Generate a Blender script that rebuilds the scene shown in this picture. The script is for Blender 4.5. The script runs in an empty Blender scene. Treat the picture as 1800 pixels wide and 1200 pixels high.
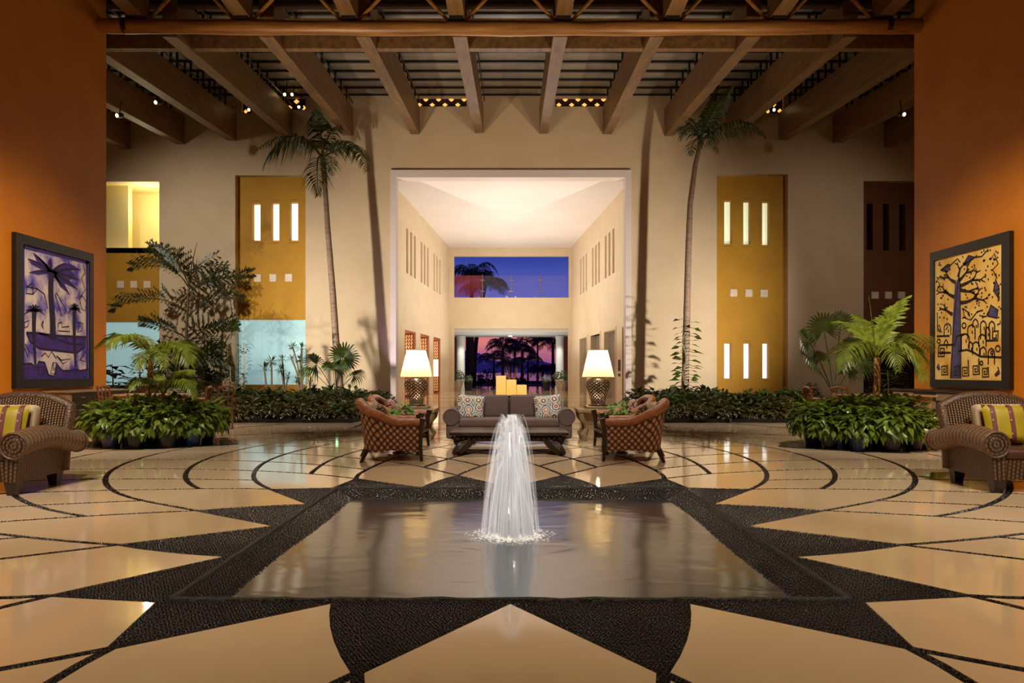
import bpy, bmesh, math, random
import numpy as np
from mathutils import Vector, Matrix

random.seed(7)
rng = np.random.default_rng(7)
PI = math.pi
SC = bpy.context.scene
COL = SC.collection

# ------------------------------------------------------------------ camera
F, CX, CY, EYE = 1250.0, 897.0, 654.0, 1.2
cam_d = bpy.data.cameras.new('camera')
cam_d.sensor_width = 36.0
cam_d.lens = 36.0 * F / 1800.0
cam_d.shift_x = (900 - CX) / 1800.0
cam_d.shift_y = (CY - 600) / 1800.0
cam_d.clip_end = 20000
cam = bpy.data.objects.new('camera', cam_d)
COL.objects.link(cam)
cam.location = (0, 0, EYE)
cam.rotation_euler = (PI / 2, 0, 0)
SC.camera = cam


def P(px, py, Y):
    """point of the hall at depth Y seen in that direction from the tripod"""
    return Vector(((px - CX) * Y / F, Y, EYE - (py - CY) * Y / F))


def lin(r, g, b):
    def f(c):
        c /= 255.0
        return c / 12.92 if c <= 0.04045 else ((c + 0.055) / 1.055) ** 2.4
    return (f(r), f(g), f(b), 1.0)


# ------------------------------------------------------------------ colour management and dusk sky
SC.view_settings.view_transform = 'Standard'
SC.view_settings.look = 'None'
SC.view_settings.gamma = 1.0
SC.view_settings.use_curve_mapping = False
SC.view_settings.exposure = 0.0
SC.cycles.max_bounces = 8
SC.cycles.transparent_max_bounces = 24
SC.cycles.sample_clamp_indirect = 6.0
SC.cycles.caustics_reflective = False
SC.cycles.caustics_refractive = False

W = bpy.data.worlds.new('dusk')
SC.world = W
W.use_nodes = True
nt = W.node_tree
nt.nodes.clear()
tc = nt.nodes.new('ShaderNodeTexCoord')
sx = nt.nodes.new('ShaderNodeSeparateXYZ')
ramp = nt.nodes.new('ShaderNodeValToRGB')
bg = nt.nodes.new('ShaderNodeBackground')
wo = nt.nodes.new('ShaderNodeOutputWorld')
nt.links.new(tc.outputs['Generated'], sx.inputs[0])
nt.links.new(sx.outputs['Z'], ramp.inputs[0])
nt.links.new(ramp.outputs[0], bg.inputs[0])
nt.links.new(bg.outputs[0], wo.inputs[0])
cr = ramp.color_ramp
stops = [(0.0, lin(120, 76, 130)), (0.026, lin(176, 98, 128)), (0.042, lin(222, 126, 124)), (0.062, lin(196, 112, 140)),
         (0.10, lin(100, 104, 196)), (0.16, lin(46, 64, 150)), (0.45, lin(30, 38, 104)), (1.0, lin(20, 24, 70))]
while len(cr.elements) > 1:
    cr.elements.remove(cr.elements[-1])
cr.elements[0].position, cr.elements[0].color = stops[0]
for p_, c_ in stops[1:]:
    e = cr.elements.new(p_)
    e.color = c_
bg.inputs[1].default_value = 1.0

# ------------------------------------------------------------------ the hall's lamps and some added lights
WARM = (1.0, 0.80, 0.58)
WARMW = (1.0, 0.90, 0.78)
GOLD = (1.0, 0.76, 0.48)


def spot(loc, aim, power, angle, blend=0.6, color=WARM, size=0.08):
    d = bpy.data.lights.new('spot_lamp', 'SPOT')
    d.energy, d.spot_size, d.spot_blend, d.color, d.shadow_soft_size = power, math.radians(angle), blend, color, size
    o = bpy.data.objects.new('spot_lamp', d)
    COL.objects.link(o)
    o.location = loc
    o.rotation_euler = (Vector(aim) - Vector(loc)).to_track_quat('-Z', 'Y').to_euler()
    return o


def bulb(loc, power, color=WARM, size=0.1):
    d = bpy.data.lights.new('bulb_lamp', 'POINT')
    d.energy, d.color, d.shadow_soft_size = power, color, size
    o = bpy.data.objects.new('bulb_lamp', d)
    COL.objects.link(o)
    o.location = loc
    return o


def area(loc, aim, sx_, sy_, power, color=WARM):
    d = bpy.data.lights.new('area_lamp', 'AREA')
    d.shape, d.size, d.size_y, d.energy, d.color = 'RECTANGLE', sx_, sy_, power, color
    o = bpy.data.objects.new('area_lamp', d)
    COL.objects.link(o)
    o.location = loc
    o.rotation_euler = (Vector(aim) - Vector(loc)).to_track_quat('-Z', 'Y').to_euler()
    return o


for s in (-1, 1):
    # uplights in the garden beds that graze the back wall and the roof beams
    spot((s * 8.5, 19.9, 1.2), (s * 5.8, 28.0, 3.4), 3300, 80, 1.0, WARMW, 0.10)
    spot((s * 8.6, 19.7, 1.2), (s * 3.0, 26.0, 9.8), 1500, 56, 1.0, WARM, 0.10)
    # track spots on the roof timbers, plus an added sofa light
    spot((s * 13.6, 17.8, 8.6), (s * 11.6, 28.0, 4.2), 2200 if s < 0 else 700, 74, 1.0, WARMW, 0.06)   # outer wall bays
    spot((s * 4.5, 6.0, 9.6), (s * 5.8, 11.7, 0.4), 2300, 24, 0.6, (1.0, 0.93, 0.78), 0.05)     # planted islands
    spot((s * 3.0, 7.5, 9.8), (s * 9.5, 13.2, 1.2), 6000, 52, 1.0, GOLD, 0.08)                  # painted side walls
    spot((s * 2.5, 15.0, 9.4), (s * 1.4, 10.8, 0.2), 1500, 36, 0.8, WARMW, 0.05)                # seating
    spot((s * 2.2, 4.0, 9.8), (s * 0.7, 12.0, 0.5), 2600, 24, 0.8, WARMW, 0.06)                 # added to brighten the sofa group from the front
    spot((s * 3.2, 3.0, 9.6), (s * 3.4, 6.2, 0.0), 2400, 60, 1.0, WARM, 0.1)                   # star floor
    spot((s * 5.0, 14.0, 9.2), (s * 6.0, 18.5, 0.0), 2600, 60, 1.0, WARMW, 0.08)                # garden beds
    spot((s * 4.6, 1.2, 9.0), (s * 5.2, 7.0, 0.4), 2600, 34, 0.8, WARMW, 0.05)                  # big armchairs
    # uplights buried in the planted islands
    spot((s * 5.4, 12.3, 0.9), (s * 2.4, 17.5, 9.2), 1500, 75, 1.0, WARM, 0.06)
    bulb((s * 5.2, 11.45, 0.26), 1.2, (1.0, 0.95, 0.8), 0.03)
    bulb((s * 6.3, 11.5, 0.26), 1.2, (1.0, 0.95, 0.8), 0.03)
spot((0.0, 3.0, 9.6), (0.0, 4.4, 0.0), 1000, 60, 1.0, GOLD, 0.1)
spot((0.0, -1.5, 9.4), (0.0, 5.56, 0.35), 17000, 6, 0.9, (1.0, 0.97, 0.92), 0.04)              # added narrow beam that whitens the jet
spot((0.0, 57.0, 0.3), (0.0, 66.0, 3.6), 1800, 60, 1.0, WARM, 0.1)                            # garden palms
# added violet lamp for the lavender tone low on the great opening's left jamb
spot((-4.7, 27.2, 0.15), (-4.55, 27.9, 4.0), 200, 40, 1.0, (0.55, 0.40, 1.0), 0.04)
# added fixtureless uplights and bulbs that brighten the corridor
for yy in (31.5, 36.5, 41.5):
    area((0, yy, 2.0), (0, yy, 9.0), 6.0, 3.6, 150, (1.0, 0.95, 0.9))
    bulb((0, yy, 5.6), 120, (1.0, 0.93, 0.84), 0.4)
# ------------------------------------------------------------------ materials
MATS = {}


def new_mat(name):
    m = bpy.data.materials.new(name)
    m.use_nodes = True
    n = m.node_tree
    return m, n, n.nodes['Principled BSDF']


def mat(name, c, rough=0.6, c2=None, scale=(4, 4, 4), detail=4, bump=0.0, bscale=None, metal=0.0, emit=None, es=0.0, spec=0.5,
        coat=0.0, trans=0.0, alpha=1.0, contrast=(0.3, 0.7)):
    if name in MATS:
        return MATS[name]
    m, n, b = new_mat(name)
    b.inputs['Base Color'].default_value = c
    b.inputs['Roughness'].default_value = rough
    b.inputs['Metallic'].default_value = metal
    b.inputs['Specular IOR Level'].default_value = spec
    b.inputs['Coat Weight'].default_value = coat
    b.inputs['Transmission Weight'].default_value = trans
    b.inputs['Alpha'].default_value = alpha
    if emit:
        b.inputs['Emission Color'].default_value = emit
        b.inputs['Emission Strength'].default_value = es
    if c2 or bump:
        t = n.nodes.new('ShaderNodeTexCoord')
        mp = n.nodes.new('ShaderNodeMapping')
        mp.inputs['Scale'].default_value = scale
        n.links.new(t.outputs['Object'], mp.inputs[0])
        nz = n.nodes.new('ShaderNodeTexNoise')
        nz.inputs['Scale'].default_value = 1.0
        nz.inputs['Detail'].default_value = detail
        n.links.new(mp.outputs[0], nz.inputs[0])
        if c2:
            r = n.nodes.new('ShaderNodeValToRGB')
            r.color_ramp.elements[0].position, r.color_ramp.elements[0].color = contrast[0], c
            r.color_ramp.elements[1].position, r.color_ramp.elements[1].color = contrast[1], c2
            n.links.new(nz.outputs[0], r.inputs[0])
            n.links.new(r.outputs[0], b.inputs['Base Color'])
        if bump:
            nb = nz
            if bscale:
                mp2 = n.nodes.new('ShaderNodeMapping')
                mp2.inputs['Scale'].default_value = bscale
                n.links.new(t.outputs['Object'], mp2.inputs[0])
                nb = n.nodes.new('ShaderNodeTexNoise')
                nb.inputs['Scale'].default_value = 1.0
                nb.inputs['Detail'].default_value = 3
                n.links.new(mp2.outputs[0], nb.inputs[0])
            bp = n.nodes.new('ShaderNodeBump')
            bp.inputs['Strength'].default_value = bump
            bp.inputs['Distance'].default_value = 0.02
            n.links.new(nb.outputs[0], bp.inputs['Height'])
            n.links.new(bp.outputs[0], b.inputs['Normal'])
    MATS[name] = m
    return m


def uv_pattern(name, kind, cols, su, sv, rough=0.5, bump=0.6, spec=0.5):
    """woven and printed surfaces driven by the UVs (in metres)"""
    if name in MATS:
        return MATS[name]
    m, n, b = new_mat(name)
    L = n.links.new
    uv = n.nodes.new('ShaderNodeUVMap')
    sp = n.nodes.new('ShaderNodeSeparateXYZ')
    L(uv.outputs[0], sp.inputs[0])

    def math_(op, a, c=None):
        q = n.nodes.new('ShaderNodeMath')
        q.operation = op
        for i, v in enumerate((a, c)):
            if v is None:
                continue
            if isinstance(v, (int, float)):
                q.inputs[i].default_value = v
            else:
                L(v, q.inputs[i])
        return q.outputs[0]
    u = math_('MULTIPLY', sp.outputs[0], su)
    v = math_('MULTIPLY', sp.outputs[1], sv)
    if kind == 'diamond':
        a = math_('ABSOLUTE', math_('SINE', math_('ADD', u, v)))
        c = math_('ABSOLUTE', math_('SINE', math_('SUBTRACT', u, v)))
        h = math_('POWER', math_('MULTIPLY', a, c), 0.6)
    elif kind == 'rib':
        a = math_('ABSOLUTE', math_('SINE', u))
        c = math_('ABSOLUTE', math_('SINE', math_('ADD', v, math_('MULTIPLY', math_('FLOOR', math_('DIVIDE', u, PI)), PI / 2))))
        h = math_('MULTIPLY', math_('POWER', a, 0.7), math_('ADD', math_('MULTIPLY', c, 0.45), 0.55))
    elif kind == 'stripe':
        h = math_('FRACT', u)
    else:
        vo = n.nodes.new('ShaderNodeTexVoronoi')
        vo.inputs['Scale'].default_value = su
        vo.inputs['Randomness'].default_value = 0.35
        L(uv.outputs[0], vo.inputs['Vector'])
        h = math_('MULTIPLY', vo.outputs['Distance'], sv)
    r = n.nodes.new('ShaderNodeValToRGB')
    r.color_ramp.interpolation = 'CONSTANT' if kind in ('medallion', 'stripe') else 'LINEAR'
    while len(r.color_ramp.elements) > 1:
        r.color_ramp.elements.remove(r.color_ramp.elements[-1])
    r.color_ramp.elements[0].position, r.color_ramp.elements[0].color = cols[0]
    for p_, c_ in cols[1:]:
        e = r.color_ramp.elements.new(p_)
        e.color = c_
    L(h, r.inputs[0])
    L(r.outputs[0], b.inputs['Base Color'])
    b.inputs['Roughness'].default_value = rough
    b.inputs['Specular IOR Level'].default_value = spec
    if bump:
        bp = n.nodes.new('ShaderNodeBump')
        bp.inputs['Strength'].default_value = bump
        bp.inputs['Distance'].default_value = 0.01
        L(h, bp.inputs['Height'])
        L(bp.outputs[0], b.inputs['Normal'])
    MATS[name] = m
    return m


def leaf_mat(name, c, c2, rough=0.35):
    if name in MATS:
        return MATS[name]
    m = mat(name, c, rough, c2, (9, 9, 9), 2, contrast=(0.35, 0.65))
    n = m.node_tree
    b = n.nodes['Principled BSDF']
    tr = n.nodes.new('ShaderNodeBsdfTranslucent')
    mx = n.nodes.new('ShaderNodeMixShader')
    mx.inputs[0].default_value = 0.2
    tr.inputs[0].default_value = c2
    n.links.new(b.outputs[0], mx.inputs[1])
    n.links.new(tr.outputs[0], mx.inputs[2])
    n.links.new(mx.outputs[0], n.nodes['Material Output'].inputs[0])
    return m


M_wall = mat('cream_plaster', lin(214, 191, 156), 0.75, lin(206, 182, 146), (1.3, 1.3, 1.3), 5, 0.08, (30, 30, 30))
M_cor = mat('corridor_plaster', lin(224, 206, 174), 0.7, lin(217, 198, 165), (1.3, 1.3, 1.3), 4, 0.05, (30, 30, 30))
M_corceil = mat('white_ceiling_plaster', lin(236, 228, 222), 0.8, lin(230, 221, 214), (0.6, 0.6, 0.6), 3)
M_orange = mat('orange_plaster', lin(200, 124, 18), 0.6, lin(186, 110, 12), (0.9, 0.9, 0.9), 5, 0.1, (40, 40, 40))
M_ochre = mat('ochre_plaster', lin(188, 138, 24), 0.7, lin(178, 128, 18), (1.5, 1.5, 1.5), 4, 0.08, (30, 30, 30))
M_brown = mat('brown_shaded_plaster', lin(112, 62, 18), 0.7, lin(98, 52, 14), (1.5, 1.5, 1.5), 4)  # shade of the unlit far right niche put into the plaster colour
M_trimw = mat('white_trim_paint', lin(226, 212, 206), 0.6)
M_beam = mat('roof_timber', lin(142, 108, 66), 0.5, lin(106, 76, 44), (9, 0.7, 9), 6, 0.15)
M_log = mat('peeled_log', lin(182, 130, 66), 0.38, lin(124, 80, 36), (0.8, 9, 9), 6, 0.25)
M_dark = mat('dark_roof_boards', lin(62, 40, 26), 0.7, lin(44, 28, 18), (6, 0.8, 6), 4)
M_roof = mat('grey_roof_sheet', lin(168, 158, 142), 0.4, lin(140, 130, 114), (0.8, 3, 1), 4, metal=0.0)
M_steel = mat('black_steel', lin(30, 26, 24), 0.45)
M_cream = mat('polished_cream_marble', lin(217, 192, 158), 0.07, lin(203, 176, 140), (0.7, 0.7, 0.7), 6, 0.0, contrast=(0.3, 0.72))
M_peb = mat('black_pebble', lin(26, 23, 23), 0.14, lin(14, 12, 13), (30, 30, 30), 2)
M_grout = mat('black_grout', lin(8, 7, 7), 0.8, lin(14, 12, 12), (60, 60, 60), 2, 0.6, (90, 90, 90))
M_soil = mat('dark_soil', lin(30, 22, 15), 0.9, lin(18, 13, 9), (8, 8, 8), 5, 0.5, (30, 30, 30))


# ------------------------------------------------------------------ mesh builder
class MB:
    def __init__(s):
        s.v, s.f, s.uv = [], [], None

    def add(s, vs, fs):
        o = len(s.v)
        s.v.extend([tuple(q) for q in vs])
        s.f.extend([tuple(i + o for i in q) for q in fs])
        return o

    def box(s, a, b):
        x0, y0, z0 = a
        x1, y1, z1 = b
        s.add([(x0, y0, z0), (x1, y0, z0), (x1, y1, z0), (x0, y1, z0), (x0, y0, z1), (x1, y0, z1), (x1, y1, z1), (x0, y1, z1)],
              [(0, 3, 2, 1), (4, 5, 6, 7), (0, 1, 5, 4), (1, 2, 6, 5), (2, 3, 7, 6), (3, 0, 4, 7)])

    def rbox(s, a, b, r=0.02, seg=2, M=None):
        bm = bmesh.new()
        bmesh.ops.create_cube(bm, size=1)
        a, b = Vector(a), Vector(b)
        for q in bm.verts:
            q.co = Vector((a[i] + (q.co[i] + 0.5) * (b[i] - a[i]) for i in range(3)))
        bmesh.ops.bevel(bm, geom=bm.edges[:], offset=r, segments=seg, profile=0.5, affect='EDGES')
        if M:
            bm.transform(M)
        bm.verts.index_update()
        s.add([q.co for q in bm.verts], [[q.index for q in f.verts] for f in bm.faces])
        bm.free()

    def tube(s, pts, rad, n=8, cap=True):
        pts = [Vector(q) for q in pts]
        if isinstance(rad, (int, float)):
            rad = [rad] * len(pts)
        prev = None
        o = len(s.v)
        for i, q in enumerate(pts):
            t = (pts[min(i + 1, len(pts) - 1)] - pts[max(i - 1, 0)]).normalized()
            if prev is None:
                ref = Vector((0, 0, 1)) if abs(t.z) < 0.9 else Vector((1, 0, 0))
                nx = t.cross(ref).normalized()
            else:
                nx = (prev - t * prev.dot(t)).normalized()
            prev = nx
            ny = t.cross(nx)
            for k in range(n):
                a = 2 * PI * k / n
                s.v.append(tuple(q + (nx * math.cos(a) + ny * math.sin(a)) * rad[i]))
        for i in range(len(pts) - 1):
            for k in range(n):
                k2 = (k + 1) % n
                s.f.append((o + i * n + k, o + i * n + k2, o + (i + 1) * n + k2, o + (i + 1) * n + k))
        if cap:
            s.f.append(tuple(o + k for k in range(n))[::-1])
            s.f.append(tuple(o + (len(pts) - 1) * n + k for k in range(n)))

    def lathe(s, prof, n=24, c=(0, 0, 0), cap=True):
        o = len(s.v)
        for r, z in prof:
            for k in range(n):
                a = 2 * PI * k / n
                s.v.append((c[0] + r * math.cos(a), c[1] + r * math.sin(a), c[2] + z))
        for i in range(len(prof) - 1):
            for k in range(n):
                k2 = (k + 1) % n
                s.f.append((o + i * n + k, o + i * n + k2, o + (i + 1) * n + k2, o + (i + 1) * n + k))
        if cap:
            s.f.append(tuple(o + k for k in range(n))[::-1])
            s.f.append(tuple(o + (len(prof) - 1) * n + k for k in range(n)))

    def prism(s, poly, z0, z1):
        n = len(poly)
        o = s.add([(x, y, z0) for x, y in poly] + [(x, y, z1) for x, y in poly], [])
        s.f.append(tuple(o + i for i in range(n))[::-1])
        s.f.append(tuple(o + n + i for i in range(n)))
        for i in range(n):
            j = (i + 1) % n
            s.f.append((o + i, o + j, o + n + j, o + n + i))

    def beam(s, p0, p1, w, h):
        """bar with vertical sides; p0, p1 are the middle of its bottom face's ends"""
        p0, p1 = Vector(p0), Vector(p1)
        d = (p1 - p0)
        sd = Vector((d.y, -d.x, 0)).normalized() * (w / 2)
        up = Vector((0, 0, h))
        s.add([p0 - sd, p0 + sd, p1 + sd, p1 - sd, p0 - sd + up, p0 + sd + up, p1 + sd + up, p1 - sd + up],
              [(0, 3, 2, 1), (4, 5, 6, 7), (0, 1, 5, 4), (1, 2, 6, 5), (2, 3, 7, 6), (3, 0, 4, 7)])

    def grid(s, fn, nu, nv, su=1.0, sv=1.0):
        """sheet fn(u, v) with UVs u*su, v*sv"""
        if s.uv is None:
            s.uv = {}
        o = len(s.v)
        for j in range(nv + 1):
            for i in range(nu + 1):
                u, v = i / nu, j / nv
                s.uv[len(s.v)] = (u * su, v * sv)
                s.v.append(tuple(fn(u, v)))
        for j in range(nv):
            for i in range(nu):
                a = o + j * (nu + 1) + i
                s.f.append((a, a + 1, a + nu + 2, a + nu + 1))

    def xf(s, M, start=0):
        s.v = s.v[:start] + [tuple(M @ Vector(q)) for q in s.v[start:]]
        return s

    def build(s, name, m, parent=None, smooth=False, base=None):
        off = Vector((0, 0, 0))
        if parent is not None:
            off = Vector(ORG.get(parent.name, (0, 0, 0)))
        elif base is not None:
            off = Vector(base)
        me = bpy.data.meshes.new(name)
        vs = np.array(s.v, dtype=np.float64).reshape(-1, 3) - np.array(off)
        me.from_pydata(vs.tolist(), [], s.f)
        if s.uv is not None:
            ul = me.uv_layers.new(name='UVMap')
            li = np.empty(len(me.loops), dtype=np.int32)
            me.loops.foreach_get('vertex_index', li)
            tab = np.zeros((len(s.v), 2))
            for k_, q in s.uv.items():
                tab[k_] = q
            ul.data.foreach_set('uv', tab[li].ravel())
        if m is not None:
            for mm in (m if isinstance(m, (list, tuple)) else [m]):
                me.materials.append(mm)
        if smooth:
            me.polygons.foreach_set('use_smooth', [True] * len(me.polygons))
            if smooth != 'all':
                try:
                    me.set_sharp_from_angle(angle=math.radians(40))
                except Exception:
                    pass
        me.validate()
        me.update()
        o = bpy.data.objects.new(name, me)
        COL.objects.link(o)
        if parent is not None:
            o.parent = parent
            ORG[o.name] = tuple(off)
        else:
            o.location = off
            ORG[o.name] = tuple(off)
        return o


ORG = {}


def tag(o, label=None, cat=None, group=None, kind=None):
    for k_, v_ in (('label', label), ('category', cat), ('group', group), ('kind', kind)):
        if v_:
            o[k_] = v_
    return o


def thing(name, label, cat, loc=(0, 0, 0), group=None):
    o = bpy.data.objects.new(name, None)
    o.empty_display_size = 0.1
    COL.objects.link(o)
    o.location = loc
    ORG[o.name] = tuple(loc)
    return tag(o, label, cat, group)


def dup(root, loc, rz=None, label=None, group=None, scale=None):
    r = root.copy()
    COL.objects.link(r)
    r.location = loc
    if rz is not None:
        r.rotation_euler = (0, 0, rz)
    if scale is not None:
        r.scale = scale
    if label:
        r['label'] = label
    if group:
        r['group'] = group
    for ch in list(root.children):
        c = ch.copy()
        COL.objects.link(c)
        c.parent = r
        for g in list(ch.children):
            d = g.copy()
            COL.objects.link(d)
            d.parent = c
    return r


def structure(mb, name, m, smooth=False):
    return tag(mb.build(name, m, None, smooth), kind='structure')


def holed(mb, O, U, N, w, z0, z1, holes, t):
    """upright slab from O along unit U (width w), thickness t along N, with rectangular holes (u0, u1, z0, z1)"""
    O, U, N = Vector(O), Vector(U), Vector(N)
    us = sorted({0.0, w} | {min(max(h[i], 0), w) for h in holes for i in (0, 1)})
    zs = sorted({z0, z1} | {min(max(h[i], z0), z1) for h in holes for i in (2, 3)})

    def full(i, j):
        if i < 0 or j < 0 or i >= len(us) - 1 or j >= len(zs) - 1:
            return False
        uc, zc = (us[i] + us[i + 1]) / 2, (zs[j] + zs[j + 1]) / 2
        return not any(h[0] < uc < h[1] and h[2] < zc < h[3] for h in holes)

    def pt(u, z, d):
        return O + U * u + N * d + Vector((0, 0, z))
    for i in range(len(us) - 1):
        for j in range(len(zs) - 1):
            if not full(i, j):
                continue
            a, b, c, d = us[i], us[i + 1], zs[j], zs[j + 1]
            mb.add([pt(a, c, 0), pt(b, c, 0), pt(b, d, 0), pt(a, d, 0)], [(0, 1, 2, 3)])
            mb.add([pt(a, c, t), pt(b, c, t), pt(b, d, t), pt(a, d, t)], [(3, 2, 1, 0)])
            for (di, dj, q) in ((-1, 0, ((a, c), (a, d))), (1, 0, ((b, d), (b, c))), (0, -1, ((b, c), (a, c))), (0, 1, ((a, d), (b, d)))):
                if not full(i + di, j + dj):
                    (u0, w0), (u1, w1) = q
                    mb.add([pt(u0, w0, 0), pt(u1, w1, 0), pt(u1, w1, t), pt(u0, w0, t)], [(0, 1, 2, 3)])
    return mb


def cushion(mb, c, size, M=None, puff=0.5, n=10, su=1.0):
    """stuffed cushion: width x height sheet with bulging faces; local x width, z height, y thickness"""
    w, t, h = size

    def side(sg):
        def fn(u, v):
            a, b = 2 * u - 1, 2 * v - 1
            k = max(0.0, (1 - a ** 4) * (1 - b ** 4)) ** 0.5
            pin = 1 - 0.06 * (1 - abs(a)) * (abs(b) ** 3) - 0.06 * (1 - abs(b)) * (abs(a) ** 3)
            q = Vector((a * w / 2 * (1 - 0.05 * (1 - b * b) * 0 ) * pin, sg * t / 2 * k, b * h / 2 * pin))
            if M:
                q = M @ q
            return q + Vector(c)
        return fn
    mb.grid(side(-1), n, n, w * su, h * su)
    mb.grid(side(1), n, n, w * su, h * su)
    return mb


def bez(pts, n):
    pts = [Vector(q) for q in pts]
    out = []
    for i in range(n + 1):
        t = i / n
        q = pts[:]
        while len(q) > 1:
            q = [q[k] * (1 - t) + q[k + 1] * t for k in range(len(q) - 1)]
        out.append(q[0])
    return out
# ------------------------------------------------------------------ floor with the inlaid rosette
C0 = Vector((0, 5.56, 0))
_nn = np.array([13, 12, 11, 10, 9, 8, 7, 6, 5, 4, 3, 2, 1, 0], float)
_rr = np.array([2.90, 3.62, 4.40, 5.16, 5.92, 6.66, 7.34, 7.95, 8.46, 8.88, 9.20, 9.44, 9.56, 9.62])
_pf = np.polyfit(_nn, _rr, 6)
UNIT = math.radians(11.25)


def ros(k, l):
    n = l - k
    th = (k + l + 1) / 2 * UNIT
    r = float(np.polyval(_pf, n))
    fo_ = math.exp(-((r - 2.9) / 0.8) ** 2)
    r += -0.16 * math.cos(4 * th) * fo_
    th += math.radians(2.0) * math.sin(4 * th) * fo_
    return (C0.x + r * math.cos(th), C0.y + r * math.sin(th))


def inset(poly, d):
    out = []
    n = len(poly)
    for i in range(n):
        p0, p1, p2 = Vector(poly[i - 1]), Vector(poly[i]), Vector(poly[(i + 1) % n])
        e1, e2 = (p1 - p0).normalized(), (p2 - p1).normalized()
        n1, n2 = Vector((-e1.y, e1.x)), Vector((-e2.y, e2.x))
        m = n1 + n2
        k = m.dot(n1)
        out.append(tuple(p1 + m * (d / max(k, 0.12))))
    return out


def area2(poly):
    return sum(poly[i - 1][0] * poly[i][1] - poly[i][0] * poly[i - 1][1] for i in range(len(poly))) / 2


def edge(fn, n=5):
    return [fn(i / n) for i in range(n)]


cells, unseen = [], []
SQ = 1.83


def sq_pt(m):
    """m in sixteenths round the pool's square edge, 0 = +x"""
    m = m % 16
    q = [(1, 0), (1, .5), (1, 1), (.5, 1), (0, 1), (-.5, 1), (-1, 1), (-1, .5), (-1, 0), (-1, -.5), (-1, -1), (-.5, -1), (0, -1), (.5, -1),
         (1, -1), (1, -.5)][m]
    return (C0.x + q[0] * SQ, C0.y + q[1] * SQ)


for k in range(0, 32, 2):
    T = sq_pt((k + 8) // 2)
    a, b = ros(k, k + 13), ros(k + 2, k + 15)
    mi = ((k + 8) // 2) % 4

    def bow(p, q, amt):
        pv, qv = Vector(p), Vector(q)
        cen = (Vector(a) + Vector(b)) / 2
        nn = (qv - pv).normalized()
        nn = Vector((-nn.y, nn.x))
        if nn.dot(cen - pv) < 0:
            nn = -nn
        return [tuple(pv.lerp(qv, t) + nn * amt * 4 * t * (1 - t)) for t in (.2, .4, .6, .8)]
    poly = [T] + (bow(T, a, .036) if mi == 1 else []) + [a] + edge(lambda t: ros(k + 2 * t, k + 13), 8)[1:] + \
        edge(lambda t: ros(k + 2, k + 13 + 2 * t), 8) + [b] + (bow(b, T, .036) if mi == 3 else [])
    if area2(poly) < 0:
        poly = poly[::-1]
    cells.append(inset(poly, 0.026))
for i in range(32):
    for n in range(13, 0, -1):
        j = i + n - 1
        if n == 13 and i % 2:
            continue
        ps = [ros(i, j), ros(i + 1, j), ros(i + 1, j + 1), ros(i, j + 1)]
        cx_, cy_ = sum(q[0] for q in ps) / 4, sum(q[1] for q in ps) / 4
        seen = not (cy_ < 0.8 or abs(cx_) > 9.3 or abs(cx_) > 0.80 * cy_ + 1.2)
        if n == 1:
            poly = edge(lambda t: ros(i, j + 1 - t)) + edge(lambda t: ros(i + t, j + t * 0)) 
            poly = edge(lambda t: ros(i, j + 1 - t), 4) + edge(lambda t: ros(i + t, j + t), 4) + edge(lambda t: ros(i + 1 - t, j + 1), 4)
        else:
            poly = edge(lambda t: ros(i + t, j), 4) + edge(lambda t: ros(i + 1, j + t), 4) + edge(lambda t: ros(i + 1 - t, j + 1), 4) + \
                edge(lambda t: ros(i, j + 1 - t), 4)
        if area2(poly) < 0:
            poly = poly[::-1]
        q = inset(poly, 0.030)
        if area2(q) > 0.02:
            (cells if seen else unseen).append(q)

# outer cream slab: rectangle minus the rosette's disc
mb = MB()
NA = 128
ringp, rect = [], []
RX0, RX1, RY0, RY1 = -19.0, 19.0, -5.0, 28.2
for i in range(NA):
    th = 2 * PI * i / NA
    d = Vector((math.cos(th), math.sin(th)))
    ringp.append((C0.x + 9.62 * d.x, C0.y + 9.62 * d.y, 0))
    ts = []
    if abs(d.x) > 1e-9:
        ts.append(((RX1 if d.x > 0 else RX0) - C0.x) / d.x)
    if abs(d.y) > 1e-9:
        ts.append(((RY1 if d.y > 0 else RY0) - C0.y) / d.y)
    t = min(q for q in ts if q > 0)
    t = max(t, 9.7)
    rect.append((C0.x + t * d.x, C0.y + t * d.y, 0))
o_ = mb.add(ringp + rect, [])
for i in range(NA):
    j = (i + 1) % NA
    mb.f.append((o_ + i, o_ + NA + i, o_ + NA + j, o_ + j))
mb.box((-19, 14, -0.2), (19, 60, -0.01))
mb.add([(-7, 28.2, 0), (7, 28.2, 0), (7, 54.5, 0), (-7, 54.5, 0)], [(0, 1, 2, 3)])
mb.add([(RX0, 20, 0), (RX0 + .01, 20, 0), (RX0 + .01, 28.2, 0), (RX0, 28.2, 0)], [(0, 1, 2, 3)])
floor = structure(mb, 'floor', M_cream)

# black bed under the rosette, with the pool's square cut out
mb = MB()
o_ = len(mb.v)
sqp = []
for i in range(NA):
    th = 2 * PI * i / NA
    d = Vector((math.cos(th), math.sin(th)))
    t = 1.80 / max(abs(d.x), abs(d.y))
    sqp.append((C0.x + t * d.x, C0.y + t * d.y, -0.010))
mb.add(sqp + [(C0.x + 9.66 * math.cos(2 * PI * i / NA), C0.y + 9.66 * math.sin(2 * PI * i / NA), -0.010) for i in range(NA)], [])
for i in range(NA):
    j = (i + 1) % NA
    mb.f.append((i, NA + i, NA + j, j))
mb.build('pebble_bed', M_grout, floor)
for q in cells:
    m_ = MB()
    m_.prism(q, -0.012, 0.0)
    m_.build('floor_panel', M_cream, floor)
m_ = MB()
for q in unseen:
    m_.prism(q, -0.012, 0.0)
tag(m_.build('outer_floor_panels', M_cream, floor), kind='stuff')


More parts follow.
